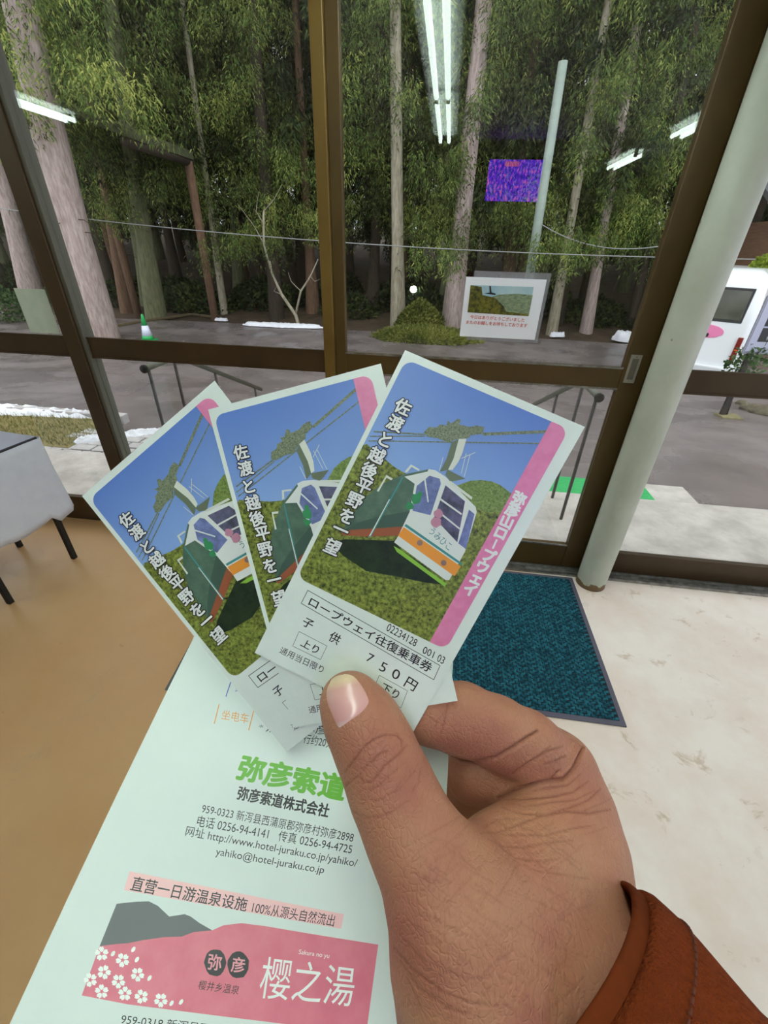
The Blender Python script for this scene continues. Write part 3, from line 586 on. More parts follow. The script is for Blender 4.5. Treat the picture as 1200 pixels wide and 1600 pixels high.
def surface_nets(fn, lo, hi, h):
    n = np.ceil((hi-lo)/h).astype(int)+1; xs = [lo[i]+h*np.arange(n[i]) for i in range(3)]
    S = np.empty(tuple(n), np.float32); B = 8; nb = [-(-int(k)//B) for k in n]          # only blocks near the surface are sampled finely
    bc = np.stack(np.meshgrid(*[lo[i]+h*(np.arange(nb[i])*B+(B-1)/2) for i in range(3)], indexing='ij'), -1); db = fn(bc); rad_ = h*B*.5*1.74+.006
    for i, j, k in np.ndindex(*nb): S[i*B:i*B+B, j*B:j*B+B, k*B:k*B+B] = db[i, j, k]
    AB = np.argwhere(np.abs(db) < rad_)
    for q0 in range(0, len(AB), 400):
        ab = AB[q0:q0+400]; o_ = np.stack(np.meshgrid(*[np.arange(B)]*3, indexing='ij'), -1); ix = ab[:, None, None, None, :]*B+o_; val = fn(lo+ix*h)
        ix = ix.reshape(-1, 3); val = val.reshape(-1); ok = (ix < n).all(1); ix = ix[ok]; S[ix[:, 0], ix[:, 1], ix[:, 2]] = val[ok]
    ins = S < 0; cnt = np.zeros(tuple(n-1), np.int8); acc = np.zeros(tuple(n-1)+(3,), np.float32); nc = np.zeros(tuple(n-1), np.float32)
    sl = lambda o: tuple(slice(o[i], n[i]-1+o[i]) for i in range(3))
    for ax in range(3):
        for o1 in (0, 1):
            for o2 in (0, 1):
                o = [0, 0, 0]; oth = [a for a in range(3) if a != ax]; o[oth[0]] = o1; o[oth[1]] = o2; p = list(o); p[ax] = 1
                A = S[sl(o)]; B = S[sl(p)]; cr = (A < 0) != (B < 0); t = np.where(cr, A/np.where(cr, A-B, 1), 0)
                acc[..., oth[0]] += cr*o1; acc[..., oth[1]] += cr*o2; acc[..., ax] += t; nc += cr
    act = nc > 0; ids = -np.ones(act.shape, np.int64); I = np.argwhere(act); ids[act] = np.arange(len(I))
    V = lo+(I+acc[act]/nc[act][:, None])*h; Fs = []
    for ax in range(3):
        u, v = [(1, 2), (2, 0), (0, 1)][ax]
        A = ins; s0 = [slice(1, n[i]-1) for i in range(3)]; s0[ax] = slice(0, n[ax]-1); s1 = list(s0); s1[ax] = slice(1, n[ax])
        a = A[tuple(s0)]; b_ = A[tuple(s1)]
        for flip, msk in ((False, a & ~b_), (True, ~a & b_)):
            idx = np.argwhere(msk)+[0 if i == ax else 1 for i in range(3)]
            def g(du, dv): q = idx.copy(); q[:, u] += du; q[:, v] += dv; return ids[tuple(q.T)]
            Q = np.stack([g(-1, -1), g(0, -1), g(0, 0), g(-1, 0)], 1); Fs.append(Q[:, ::-1] if flip else Q)
    return V, np.concatenate(Fs)
skin = mat('skin', (170, 116, 92), .5, spec=.35, sss=.1); nt = skin.node_tree; N = nt.nodes; L = nt.links; b = N['Principled BSDF']
tc = N.new('ShaderNodeTexCoord')
def NZ(sc, det=4, st=None, rot=None, dist=0):
    mp = N.new('ShaderNodeMapping'); L.new(tc.outputs['Object'], mp.inputs[0])
    if st: mp.inputs['Scale'].default_value = st
    if rot: mp.inputs['Rotation'].default_value = rot
    n = N.new('ShaderNodeTexNoise'); n.inputs['Scale'].default_value = sc; n.inputs['Detail'].default_value = det; n.inputs['Distortion'].default_value = dist; L.new(mp.outputs[0], n.inputs[0]); return n
n1 = NZ(42, 6); r1 = N.new('ShaderNodeValToRGB'); L.new(n1.outputs[0], r1.inputs[0])
for k, (p, c) in enumerate([(.3, (156, 96, 78)), (.5, (168, 112, 88)), (.72, (176, 126, 96))]):
    e = r1.color_ramp.elements[k] if k < 2 else r1.color_ramp.elements.new(p)
    e.position = p; e.color = s2l(c)
vo = N.new('ShaderNodeTexVoronoi'); vo.feature = 'DISTANCE_TO_EDGE'; vo.inputs['Scale'].default_value = 640; vo.inputs['Randomness'].default_value = 1
mpv = N.new('ShaderNodeMapping'); mpv.inputs['Rotation'].default_value = (.3, .2, .9); mpv.inputs['Scale'].default_value = (1, .62, 1)
nd = N.new('ShaderNodeVectorMath'); nd.operation = 'ADD'; nz = NZ(200, 2); sc_ = N.new('ShaderNodeVectorMath'); sc_.operation = 'SCALE'; sc_.inputs['Scale'].default_value = .004; L.new(nz.outputs['Color'], sc_.inputs[0])
L.new(tc.outputs['Object'], nd.inputs[0]); L.new(sc_.outputs[0], nd.inputs[1]); L.new(nd.outputs[0], mpv.inputs[0]); L.new(mpv.outputs[0], vo.inputs[0])
rv = N.new('ShaderNodeValToRGB'); rv.color_ramp.elements[0].color = (0, 0, 0, 1); rv.color_ramp.elements[1].position = .16; L.new(vo.outputs['Distance'], rv.inputs[0])
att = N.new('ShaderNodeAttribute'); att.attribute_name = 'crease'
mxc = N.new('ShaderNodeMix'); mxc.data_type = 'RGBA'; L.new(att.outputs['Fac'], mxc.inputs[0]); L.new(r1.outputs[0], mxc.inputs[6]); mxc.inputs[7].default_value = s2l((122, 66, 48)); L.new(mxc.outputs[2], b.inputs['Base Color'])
b1 = N.new('ShaderNodeBump'); b1.inputs['Strength'].default_value = .36; b1.inputs['Distance'].default_value = .0004; L.new(rv.outputs[0], b1.inputs['Height'])
n3 = NZ(900, 3); b2 = N.new('ShaderNodeBump'); b2.inputs['Strength'].default_value = .35; b2.inputs['Distance'].default_value = .0003; L.new(n3.outputs[0], b2.inputs['Height']); L.new(b1.outputs[0], b2.inputs['Normal']); L.new(b2.outputs[0], b.inputs['Normal'])

def k8(x, y): return (480+x/5, 1020+y/5)
def k4(x, y): return (650+x/3.333, 1040+y/3.333)
def k6(x, y): return (480+x/1.667, 1000+y/1.667)
def k5(x, y): return (600+x/2, 1380+y/2)
CR = [  # creases: polyline in pixels, half width px, depth mm
    ([k8(300, 930), k8(360, 850), k8(430, 750), k8(520, 680), k8(620, 640), k8(700, 645), k8(740, 690), k8(735, 740)], 2.2, .40),
    ([k8(400, 965), k8(470, 880), k8(540, 820), k8(600, 775), k8(640, 770)], 2.0, .35), ([k8(400, 965), k8(440, 1010), k8(500, 1015), k8(570, 930), k8(640, 855), k8(720, 790), k8(780, 720)], 2.2, .42),
    ([k8(300, 1040), k8(370, 985), k8(405, 960)], 2.0, .35), ([k8(450, 770), k8(490, 820), k8(520, 840)], 1.4, .2), ([k8(600, 830), k8(640, 880), k8(650, 950)], 1.4, .2), ([k8(420, 880), k8(440, 930)], 1.4, .2),
    ([k8(480, 1090), k8(560, 1040), k8(640, 960), k8(710, 905)], 1.8, .28), ([k8(820, 1090), k8(870, 1000), k8(885, 900)], 1.6, .22), ([k8(690, 1070), k8(770, 960)], 1.5, .2),
    ([k6(110, 440), k6(150, 465), k6(210, 455), k6(260, 420)], 1.8, .25), ([k6(130, 400), k6(180, 420), k6(240, 390), k6(280, 340)], 1.6, .22),
    # index finger
    ([k4(160, 450), k4(230, 490), k4(330, 497), k4(420, 475), k4(500, 430), k4(570, 380), k4(630, 340)], 3.6, 1.1), ([k4(500, 560), k4(580, 510), k4(680, 450), k4(760, 420)], 2.4, .5),
    ([k4(700, 420), k4(640, 470)], 2, .3), ([k4(780, 470), k4(720, 500), k4(650, 520)], 2.2, .35), ([k4(420, 690), k4(500, 645), k4(600, 620), k4(690, 600), k4(770, 590), k4(820, 540), k4(850, 470), k4(870, 420)], 3.8, 1.2),
    ([k4(700, 590), k4(750, 545)], 3.0, .8), ([k4(800, 380), k4(840, 400), k4(860, 430)], 1.8, .25), ([k4(60, 260), k4(110, 300), k4(90, 330)], 1.8, .25), ([k4(165, 190), k4(150, 280), k4(130, 350)], 1.8, .3), ([k4(100, 300), k4(150, 240)], 1.4, .2),
    # web between thumb and index
    ([k4(330, 870), k4(420, 868), k4(520, 830), k4(650, 780), k4(780, 760), k4(900, 770), k4(1010, 750)], 2.4, .45), ([k4(450, 740), k4(560, 770), k4(680, 775), k4(800, 740), k4(900, 700), k4(960, 640)], 2.2, .40),
    ([k4(470, 700), k4(600, 690), k4(720, 680), k4(820, 660), k4(900, 600)], 2.2, .4), ([k4(560, 735), k4(700, 712), k4(830, 700), k4(930, 650)], 1.8, .3), ([k4(440, 880), k4(560, 880), k4(680, 880), k4(800, 850), k4(930, 830)], 2.0, .32),
    ([k4(370, 900), k4(450, 940), k4(560, 945), k4(680, 920), k4(820, 910)], 2.0, .32), ([k4(420, 930), k4(520, 1000), k4(640, 1020), k4(760, 1000)], 2.0, .3), ([k4(500, 1010), k4(640, 1070), k4(780, 1090), k4(900, 1110)], 1.8, .25),
    ([k4(600, 655), k4(700, 640), k4(790, 625), k4(860, 560)], 1.8, .3), ([k4(840, 770), k4(960, 720), k4(1020, 690)], 1.6, .22), ([k4(880, 880), k4(1000, 840)], 1.4, .2), ([k4(350, 850), k4(420, 800), k4(500, 790)], 1.8, .3),
    ([k5(30, 200), k5(90, 270), k5(180, 340), k5(290, 380), k5(400, 385)], 2.4, .35), ([k5(50, 240), k5(110, 330), k5(200, 390), k5(300, 420)], 2.2, .3), ([k5(40, 150), k5(110, 230), k5(220, 290), k5(330, 300)], 2.0, .25), ([k5(60, 120), k5(140, 160), k5(190, 200)], 1.8, .22), ([k5(70, 290), k5(120, 400)], 2.0, .25),
]
_r = random.Random(3)
for _ in range(120):                                                    # fine cross-hatched lines over the thumb base and web
    x = _r.uniform(640, 900); y = _r.uniform(1290, 1580); a = .55+_r.uniform(-.25, .25) if _r.random() < .55 else -.75+_r.uniform(-.3, .3); l = _r.uniform(12, 46)
    CR.append(([(x-l*math.cos(a), y-l*math.sin(a)), (x+_r.uniform(-3, 3), y+_r.uniform(-3, 3)), (x+l*math.cos(a), y+l*math.sin(a))], 1.5, _r.uniform(.10, .22)))
def seg_dist(qx, qy, pts):
    best = np.full(qx.shape, 1e9); n = len(pts)
    for i in range(n-1):
        (ax_, ay_), (bx, by) = pts[i], pts[i+1]; dx, dy = bx-ax_, by-ay_; t = np.clip(((qx-ax_)*dx+(qy-ay_)*dy)/(dx*dx+dy*dy), 0, 1)
        s = (i+t)/(n-1); fade = 1+2.0*np.maximum(0, np.abs(s-.5)*2-.6)**2*3
        best = np.minimum(best, np.hypot(qx-ax_-t*dx, qy-ay_-t*dy)*fade)
    return best
NAILQ = [(509, 1092), (509, 1076), (516, 1058), (532, 1050), (551, 1053), (565, 1068), (576, 1088), (577, 1100), (566, 1114), (548, 1127), (534, 1137), (528, 1138), (521, 1124), (513, 1106)]
def hand():
    pts = np.array([campt(*p[:3]) for ch, _ in CH for p in ch]); rad = max(p[3] for ch, _ in CH for p in ch)
    lo = pts.min(0)-.015; hi = pts.max(0)+.03; hi[2] = max(hi[2], -.05) 
    V, Q = surface_nets(hand_sdf, lo, hi, .00052)
    h = 3e-4; N3 = np.stack([hand_sdf(V+np.eye(3)[i]*h)-hand_sdf(V-np.eye(3)[i]*h) for i in range(3)], 1); N3 /= np.linalg.norm(N3, axis=1, keepdims=True)+1e-12
    px = 600+F*V[:, 0]/-V[:, 2]; py = 800-F*V[:, 1]/-V[:, 2]; facing = np.clip((N3*(-V)).sum(1)/np.linalg.norm(V, axis=1)*2.5, 0, 1)
    cre = np.zeros(len(V)); disp = np.zeros(len(V)); depth = -V[:, 2]
    for pl, w, dmm in CR:
        xs = [p[0] for p in pl]; ys = [p[1] for p in pl]; sel = np.where((px > min(xs)-25) & (px < max(xs)+25) & (py > min(ys)-25) & (py < max(ys)+25) & (facing > 0) & (depth < .165))[0]
        if not len(sel): continue
        w = w*.8; g = np.exp(-(seg_dist(px[sel], py[sel], pl)/w)**2)
        wd = np.exp(-(seg_dist(px[sel], py[sel], pl)/(w*3.2))**2)
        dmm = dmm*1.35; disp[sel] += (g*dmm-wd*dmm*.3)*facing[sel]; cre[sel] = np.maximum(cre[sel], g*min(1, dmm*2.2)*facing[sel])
    # nail bed sinks a little below the surrounding skin
    cx, cy = 540, 1092
    V2 = V-N3*disp[:, None]*1e-3
    Wd = V2 @ R.T+EYE
    root = empty('person', tuple(at(870, 1480, .13)), label='right hand in a rust suede sleeve pinching the fanned tickets and the leaflet', cat='person'); base = Vector(root.location)
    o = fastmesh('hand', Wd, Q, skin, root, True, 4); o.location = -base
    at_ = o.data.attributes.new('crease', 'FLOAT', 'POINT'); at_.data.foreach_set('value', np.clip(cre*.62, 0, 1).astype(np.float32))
    # nail: a thin plate following the thumb's surface, slightly proud, with a free edge past the tip
    bvh = BVHTree.FromPolygons([tuple(v) for v in V2], [tuple(map(int, q)) for q in Q])
    def hitc(x, y):
        r = campt(x, y, 1.0); h_ = bvh.ray_cast(Vector((0, 0, 0)), Vector(r).normalized()); return h_
    NV = []; NF = []; c0 = np.mean(NAILQ, axis=0); rings = 9; n = len(NAILQ)*4
    cl = [];
    for i in range(len(NAILQ)):
        P_ = [np.array(NAILQ[(i+k) % len(NAILQ)], float) for k in (-1, 0, 1, 2)]
        for s in range(4):
            t_ = s/4; cl.append(.5*((2*P_[1])+(-P_[0]+P_[2])*t_+(2*P_[0]-5*P_[1]+4*P_[2]-P_[3])*t_**2+(-P_[0]+3*P_[1]-3*P_[2]+P_[3])*t_**3))
    def npt(x, y, s):
        hh = hitc(x, y)
        if hh[0] is None:
            hh2 = bvh.find_nearest(Vector(campt(x, y, .1225))); loc, nr = hh2[0], hh2[1]
        else: loc, nr = hh[0], hh[1]
        lift = .00045*(1-s**6)-.0001
        return np.array(loc)+np.array(nr)*lift
    NV.append(npt(*c0, 0))
    for k in range(1, rings+1):
        s = k/rings
        for p in cl: q = c0+(p-c0)*s; NV.append(npt(q[0], q[1], s))
    for j in range(n): NF.append((0, 1+j, 1+(j+1) % n))
    for k in range(rings-1):
        for j in range(n): a = 1+k*n+j; b_ = 1+k*n+(j+1) % n; NF.append((a, a+n, b_+n, b_))
    NW = np.array(NV) @ R.T+EYE
    nm = mat('nail_plate', (222, 176, 168), .28, spec=.6, sss=.1, coat=.3); nt = nm.node_tree; N = nt.nodes; L = nt.links; b = N['Principled BSDF']
    a1 = N.new('ShaderNodeAttribute'); a1.attribute_name = 'free_edge'; mxn = N.new('ShaderNodeValToRGB'); e_ = mxn.color_ramp.elements
    e_[0].position = .0; e_[0].color = s2l((214, 196, 192)); e_[1].position = .14; e_[1].color = s2l((206, 152, 150)); k_ = e_.new(.72); k_.color = s2l((208, 160, 152)); k_ = e_.new(.86); k_.color = s2l((224, 196, 160)); L.new(a1.outputs['Fac'], mxn.inputs[0]); L.new(mxn.outputs[0], b.inputs['Base Color'])
    no = mesh('thumb_nail', NW, NF, nm, root, True); no.location = -base; no['label'] = 'pale pink thumbnail with yellowish free edge'
    bm = bmesh.new(); bm.from_mesh(no.data)
    for f in bm.faces:
        if f.normal.dot(Vector(EYE)-f.calc_center_median()) < 0: f.normal_flip()
    bm.to_mesh(no.data); bm.free()
    x_, y_, _ = pj(NW); ax_ = np.array([-.28, -.96]); tt = ((x_-552)*ax_[0]+(y_-1135)*ax_[1]); tt = (tt-tt.min())/(tt.max()-tt.min())
    a2_ = no.data.attributes.new('free_edge', 'FLOAT', 'POINT'); a2_.data.foreach_set('value', tt.astype(np.float32))
    # sleeve: lining, outer suede tube with rolled rim and stitched hem
    suede = mat('rust_suede', (124, 54, 22), .95, c2=(84, 34, 14), scale=26, bump=.5, bscale=700, spec=.08, lo=.25, hi=.75)
    lining = mat('dark_rust_lining', (112, 50, 24), .95, c2=(78, 34, 16), scale=40, spec=.05)
    A = SA; ax3 = SAX; e1 = np.cross(ax3, [0, 0, 1.]); e1 /= np.linalg.norm(e1); e2 = np.cross(ax3, e1)
    def shell(name, s0, s1, ra, rb, thick, m, ns=26, seg=120, wob=.0012):
        V = []; Q = []; prof = []
        for k in range(ns+1): f = k/ns; prof.append((s0+(s1-s0)*f, ra+(rb-ra)*f))
        rim = [(s0-thick*.5*math.sin(t_), ra-thick*.5*(1-math.cos(t_))) for t_ in (math.pi*.75, math.pi*.5, math.pi*.25)]
        prof = [(s0+.02, ra-thick)]+rim+prof
        for k, (s, r) in enumerate(prof):
            for j in range(seg):
                th = 2*math.pi*j/seg; w = wob*(math.sin(3*th+s*70)+.6*math.sin(5*th-s*160+1))*min(1, (s-s0)/.02+.4)
                V.append(A+ax3*(s+.0012*math.sin(2*th+.5))+(e1*math.cos(th)*1.0+e2*math.sin(th)*.92)*(r+w))
        for k in range(len(prof)-1):
            for j in range(seg): a = k*seg+j; b_ = k*seg+(j+1) % seg; Q.append((a, b_, b_+seg, a+seg))
        ob = mesh(name, np.array(V) @ R.T+EYE, Q, m, root, True); ob.location = -base; return ob
    shell('sleeve_lining', -.0025, .05, .0362, .0385, .002, lining)
    sl = shell('sleeve', .0025, .16, .0385, .0455, .0042, suede, ns=60); sl['label'] = 'rust brown suede sleeve with stitched hem'
    st = MB()
    thread = mat('brown_thread', (92, 40, 18), .9)
    for j in range(90):
        th = 2*math.pi*j/90; s = .0100; f = s/.16
        p = [A+ax3*(s+.0012*math.sin(2*t_+.5))+(e1*math.cos(t_)+e2*math.sin(t_)*.92)*(.0385+.007*f+.0012*(math.sin(3*t_+s*70)+.6*math.sin(5*t_-s*160+1))*.75+.0002) for t_ in (th, th+.045)]
        st.tube([tuple(q @ R.T+EYE) for q in p], .00035, 5)
    so = st.build('stitching', thread, sl)
hand()
# ================================================================ OUTSIDE
conc = mat('porch_concrete', (172, 166, 160), .75, c2=(206, 200, 194), scale=5, bump=.25, bscale=50, detail=8)
asph = mat('damp_asphalt', (98, 90, 90), .55, c2=(128, 118, 116), scale=1.6, bump=.5, bscale=160, detail=8, lo=.3, hi=.7)
nt = asph.node_tree; N = nt.nodes; L = nt.links; b = N['Principled BSDF']; tc = N.new('ShaderNodeTexCoord'); nn = N.new('ShaderNodeTexNoise'); nn.inputs['Scale'].default_value = .9; nn.inputs['Detail'].default_value = 5
L.new(tc.outputs['Object'], nn.inputs[0]); rp = N.new('ShaderNodeValToRGB'); rp.color_ramp.elements[0].position = .42; rp.color_ramp.elements[0].color = (.12,)*3+(1,); rp.color_ramp.elements[1].position = .6; rp.color_ramp.elements[1].color = (.6,)*3+(1,); L.new(nn.outputs[0], rp.inputs[0]); L.new(rp.outputs[0], b.inputs['Roughness'])
soil = mat('forest_floor_litter', (52, 40, 28), .9, c2=(84, 68, 48), scale=3, bump=.8, bscale=12, detail=8)
struct(MB().box((-6, Y1+.02, -.14), (6, 2.98, -.05)).build('porch', conc)); bevel(bpy.data.objects['porch'], .012)
struct(MB().box((-6, Y1-.0, -.14), (6, Y1+.06, .005)).build('trim_7', mat('sill_concrete', (150, 146, 140), .8)))
FAR = 13.8
def gx(x): return .12*math.sin(x*.7)
def sheet(name, x0, x1, ya, yb, nx, ny, m, dz=0, rough=0, curve=0):
    V = [(x0+(x1-x0)*i/nx, ya+(yb-ya)*j/ny+(curve*gx(x0+(x1-x0)*i/nx) if j == ny else 0), 0) for j in range(ny+1) for i in range(nx+1)]
    V = [(x, y, gz(y)+dz+rough*random.uniform(-1, 1)) for x, y, _ in V]
    return mesh(name, V, [(j*(nx+1)+i, j*(nx+1)+i+1, (j+1)*(nx+1)+i+1, (j+1)*(nx+1)+i) for j in range(ny) for i in range(nx)], m, None, True)
struct(sheet('parking_lot', -17, 19, 2.98, FAR, 40, 24, asph, curve=1))
struct(sheet('forest_ground', -36, 38, FAR-.5, 44, 50, 40, soil, dz=-.035, rough=.03))
struct(sheet('roadside_ground', -36, -17, 2.9, FAR-.4, 4, 8, soil, dz=-.02))
# low step with a green mat in front of the porch
struct(MB().box((-1.9, 2.98, -.4), (2.1, 3.42, -.135)).build('step', conc)); bevel(bpy.data.objects['step'], .01)
gm_ = empty('green_mat', (.3, 3.2, -.135), label='bright green outdoor mat on the step below the porch', cat='mat')
MB().box((-2.05, -.215, .0), (1.46, .2, .012), bev=.004).build('mat_base', mat('green_turf_mat', (40, 176, 98), .85, c2=(56, 192, 112), scale=60, bump=.4, bscale=400), gm_)
r = MB()
for k in range(14): r.box((-2.04, -.2+k*.029, .012), (1.45, -.19+k*.029, .0145))
tag(r.build('rib', bpy.data.materials['green_turf_mat'], gm_), kind='stuff')
# handrails down the steps
pipe = mat('grey_galvanised_pipe', (92, 94, 86), .45, .5, c2=(112, 112, 100), scale=12)
def handrail(x, label, cap=.02):
    e = empty('handrail', (x, 2.54, -.05), label=label, cat='handrail', group='steel pipe handrails beside the steps')
    top = .85
    MB().tube([(0, -.0, top), (0, .34, top), (0, .40, top-.012), (0, 1.75, top-.62)], .019, 12).build('rail', pipe, e, True)
    MB().tube([(0, -.012, top), (0, .004, top)], .026, 16).build('end_cap', black, e, True)
    for y, z0, z1 in ((.035, .0, top), (.33, .0, top), (.86, -.13, top-.21), (1.6, -.2, top-.55)):
        MB().tube([(0, y, z0), (0, y, z1)], .0105, 10).build('baluster', mat_pole, e, True)
    return e
mat_pole = mat('dark_steel_bar', (62, 58, 56), .5, .4)
handrail(.915, 'pipe handrail to the right of the steps, its black end cap by the door stile')
handrail(-1.86, 'pipe handrail to the left of the steps, seen through the left window')
# planted bed, paving and snow at the left
pav = empty('paving', (-2.6, 3.1, -.05), label='patch of pale stone paving beyond the porch at the left, snow along it', cat='paving')
stone = mat('pale_paving_stone', (168, 164, 164), .7, c2=(192, 188, 186), scale=9, bump=.3)
MB().box((-1.1, -.12, -.14), (1.0, .52, -.085)).build('mortar', mat('mortar', (96, 92, 90), .9), pav)
for j in range(5):
    for i in range(10):
        s_ = .19; x = -1.05+i*s_+(.06*j); y = -.1+j*.12
        if x > .9: continue
        o = MB().box((x, y, -.09), (x+s_-.016, y+.107, -.06+random.uniform(-.006, .006)), bev=.006).build('stone', stone, pav)
bed = empty('planting_bed', (-3.6, 3.25, -.16), label='planted strip of withered grass with pale kerb, left beyond the porch', cat='flower bed')
MB().box((-1.4, -.12, 0), (.35, .62, .05)).build('soil', mat('moss_soil', (110, 100, 60), .95, c2=(140, 128, 80), scale=14, bump=.6), bed)
for k in range(7): MB().box((-1.4+k*.255, .60, .0), (-1.4+k*.255+.247, .70, .10), bev=.01).build('kerb_stone', stone, bed)
V = []; T = []
for k in range(2600):
    x = random.uniform(-1.4, .34); y = random.uniform(-.1, .58); h = random.uniform(.02, .06); a = random.uniform(0, 6.28); k0 = len(V)
    V += [(x, y, .05), (x+.006*math.cos(a), y+.006*math.sin(a), .05), (x+random.uniform(-.03, .03), y+random.uniform(-.03, .03), .05+h)]; T.append((k0, k0+1, k0+2))
tag(fastmesh('grass', V, T, mat('withered_grass', (136, 124, 70), .9, c2=(96, 116, 54), scale=30), bed), kind='stuff')
snowm = mat('snow', (238, 240, 246), .6, bump=.4, bscale=30, c2=(228, 230, 238), scale=10, sss=.0)
def snow(name_pts, label, h=.06, group=None):
    V = []; Q = []; n = 16; m_ = 6
    # elongated lumpy heap along a line of (x, y, half width)
    P_ = name_pts; L_ = 40
    for i in range(L_+1):
        f = i/L_*(len(P_)-1); k = min(int(f), len(P_)-2); g_ = f-k; x = P_[k][0]*(1-g_)+P_[k+1][0]*g_; y = P_[k][1]*(1-g_)+P_[k+1][1]*g_; w = (P_[k][2]*(1-g_)+P_[k+1][2]*g_)*(.75+.35*random.random())*min(1, math.sin(math.pi*min(max(i/L_, .02), .98))*3+.05)
        for j in range(n+1):
            s = j/n*2-1; V.append((x+.04*random.uniform(-1, 1)*w, y+s*w, gz(y)-.01+(P_[0][3] if len(P_[0]) > 3 else 0)+h*(max(0, 1-s*s))**.5*(.7+.5*random.random())*min(1, w*12)))
    for i in range(L_):
        for j in range(n): a = i*(n+1)+j; Q.append((a, a+n+1, a+n+2, a+1))
    o = mesh('snow_patch', V, Q, snowm, None, True); tag(o, label, 'snow', group); return o
snow([(-5.8, 3.85, .12, .08), (-4.9, 3.86, .18), (-4.0, 3.9, .13), (-3.3, 3.9, .06)], 'long bank of old snow on the kerb at the left, behind the bed', .12)
snow([(-3.35, 3.22, .05, .06), (-3.0, 3.45, .12), (-2.7, 3.65, .11), (-2.2, 3.70, .03)], 'slab of snow on the left end of the pale paving', .09)
snow([(-2.5, 3.74, .05, .06), (-1.7, 3.68, .05), (-1.2, 3.6, .02)], 'thin strip of snow along the far edge of the pale paving', .05)
a = ground(380, 509); c = ground(505, 514)
snow([(a[0], a[1], .12, .03), ((a[0]+c[0])/2, (a[1]+c[1])/2, .22), (c[0], c[1], .12)], 'broken line of snow at the foot of the forked sapling', .10)
a = ground(345, 502); snow([(a[0]-.2, a[1], .08, .03), (a[0]+.25, a[1], .1)], 'small blob of snow at the forest edge, left of the forked sapling', .08)
a = ground(858, 527); c = ground(882, 527); snow([(a[0], a[1], .1, .03), (c[0], c[1], .1)], 'small blob of snow at the lot edge, right of the photo card', .12)
a = ground(955, 532); c = ground(1002, 538); snow([(a[0], a[1], .15, .03), (c[0], c[1], .3), (c[0]+.5, c[1], .3)], 'heap of snow by the dark door stile at the far edge of the lot', .26)
# curb of earth along the lot edge
k = MB()
pts = [ground(x, y) for x, y in ((175, 512), (215, 505), (260, 498), (300, 492), (330, 496))]
k.tube([(p[0], p[1], p[2]+.02) for p in pts], .05, 8); tag(k.build('log_edging', mat('mossy_bark', (80, 68, 50), .9, c2=(104, 92, 64), scale=12, bump=.8), None, True), 'brown log edging at the forest margin behind the traffic cone', 'log')

# ---- trees
bark = {n_: mat('bark_'+n_, c, .9, c2=c2, scale=7, stretch=(3, 3, .5), bump=.9, bscale=26, detail=6) for n_, c, c2 in (('pink_grey', (146, 128, 120), (196, 178, 172)), ('mossy', (78, 84, 58), (120, 120, 88)), ('brown', (90, 66, 50), (124, 96, 74)), ('pale', (128, 120, 98), (178, 170, 150)), ('dark', (40, 32, 26), (70, 58, 46)), ('red_brown', (80, 58, 48), (118, 92, 78)))}
def leafmat(name, c1, c2, c3_):
    m = bpy.data.materials.new(name); m.use_nodes = True; nt = m.node_tree; N = nt.nodes; L = nt.links; b = N['Principled BSDF']; b.inputs['Roughness'].default_value = .6; b.inputs['Specular IOR Level'].default_value = .25
    g = N.new('ShaderNodeNewGeometry'); tc = N.new('ShaderNodeTexCoord'); n = N.new('ShaderNodeTexNoise'); n.inputs['Scale'].default_value = .9; n.inputs['Detail'].default_value = 3; L.new(tc.outputs['Object'], n.inputs[0])
    a = N.new('ShaderNodeMath'); a.operation = 'MULTIPLY_ADD'; a.inputs[1].default_value = .35; L.new(g.outputs['Random Per Island'], a.inputs[0]); L.new(n.outputs[0], a.inputs[2])
    r = N.new('ShaderNodeValToRGB'); e = r.color_ramp.elements; e[0].position = .5; e[0].color = s2l(c1); e[1].position = .95; e[1].color = s2l(c3_); k_ = e.new(.7); k_.color = s2l(c2); L.new(a.outputs[0], r.inputs[0]); L.new(r.outputs[0], b.inputs['Base Color'])
    t = N.new('ShaderNodeBsdfTranslucent'); L.new(r.outputs[0], t.inputs[0]); mx = N.new('ShaderNodeMixShader'); mx.inputs[0].default_value = .4; o = N['Material Output']; L.new(b.outputs[0], mx.inputs[1]); L.new(t.outputs[0], mx.inputs[2]); L.new(mx.outputs[0], o.inputs[0]); return m
cedar = leafmat('cedar_green', (62, 62, 38), (104, 132, 64), (190, 194, 106)); cedar_d = leafmat('cedar_dark', (38, 40, 28), (54, 76, 42), (110, 118, 64)); bushm = leafmat('shrub_green', (70, 84, 36), (128, 134, 60), (170, 170, 96)); ylw = leafmat('yellow_green_leaves', (110, 130, 40), (160, 178, 60), (200, 206, 90))
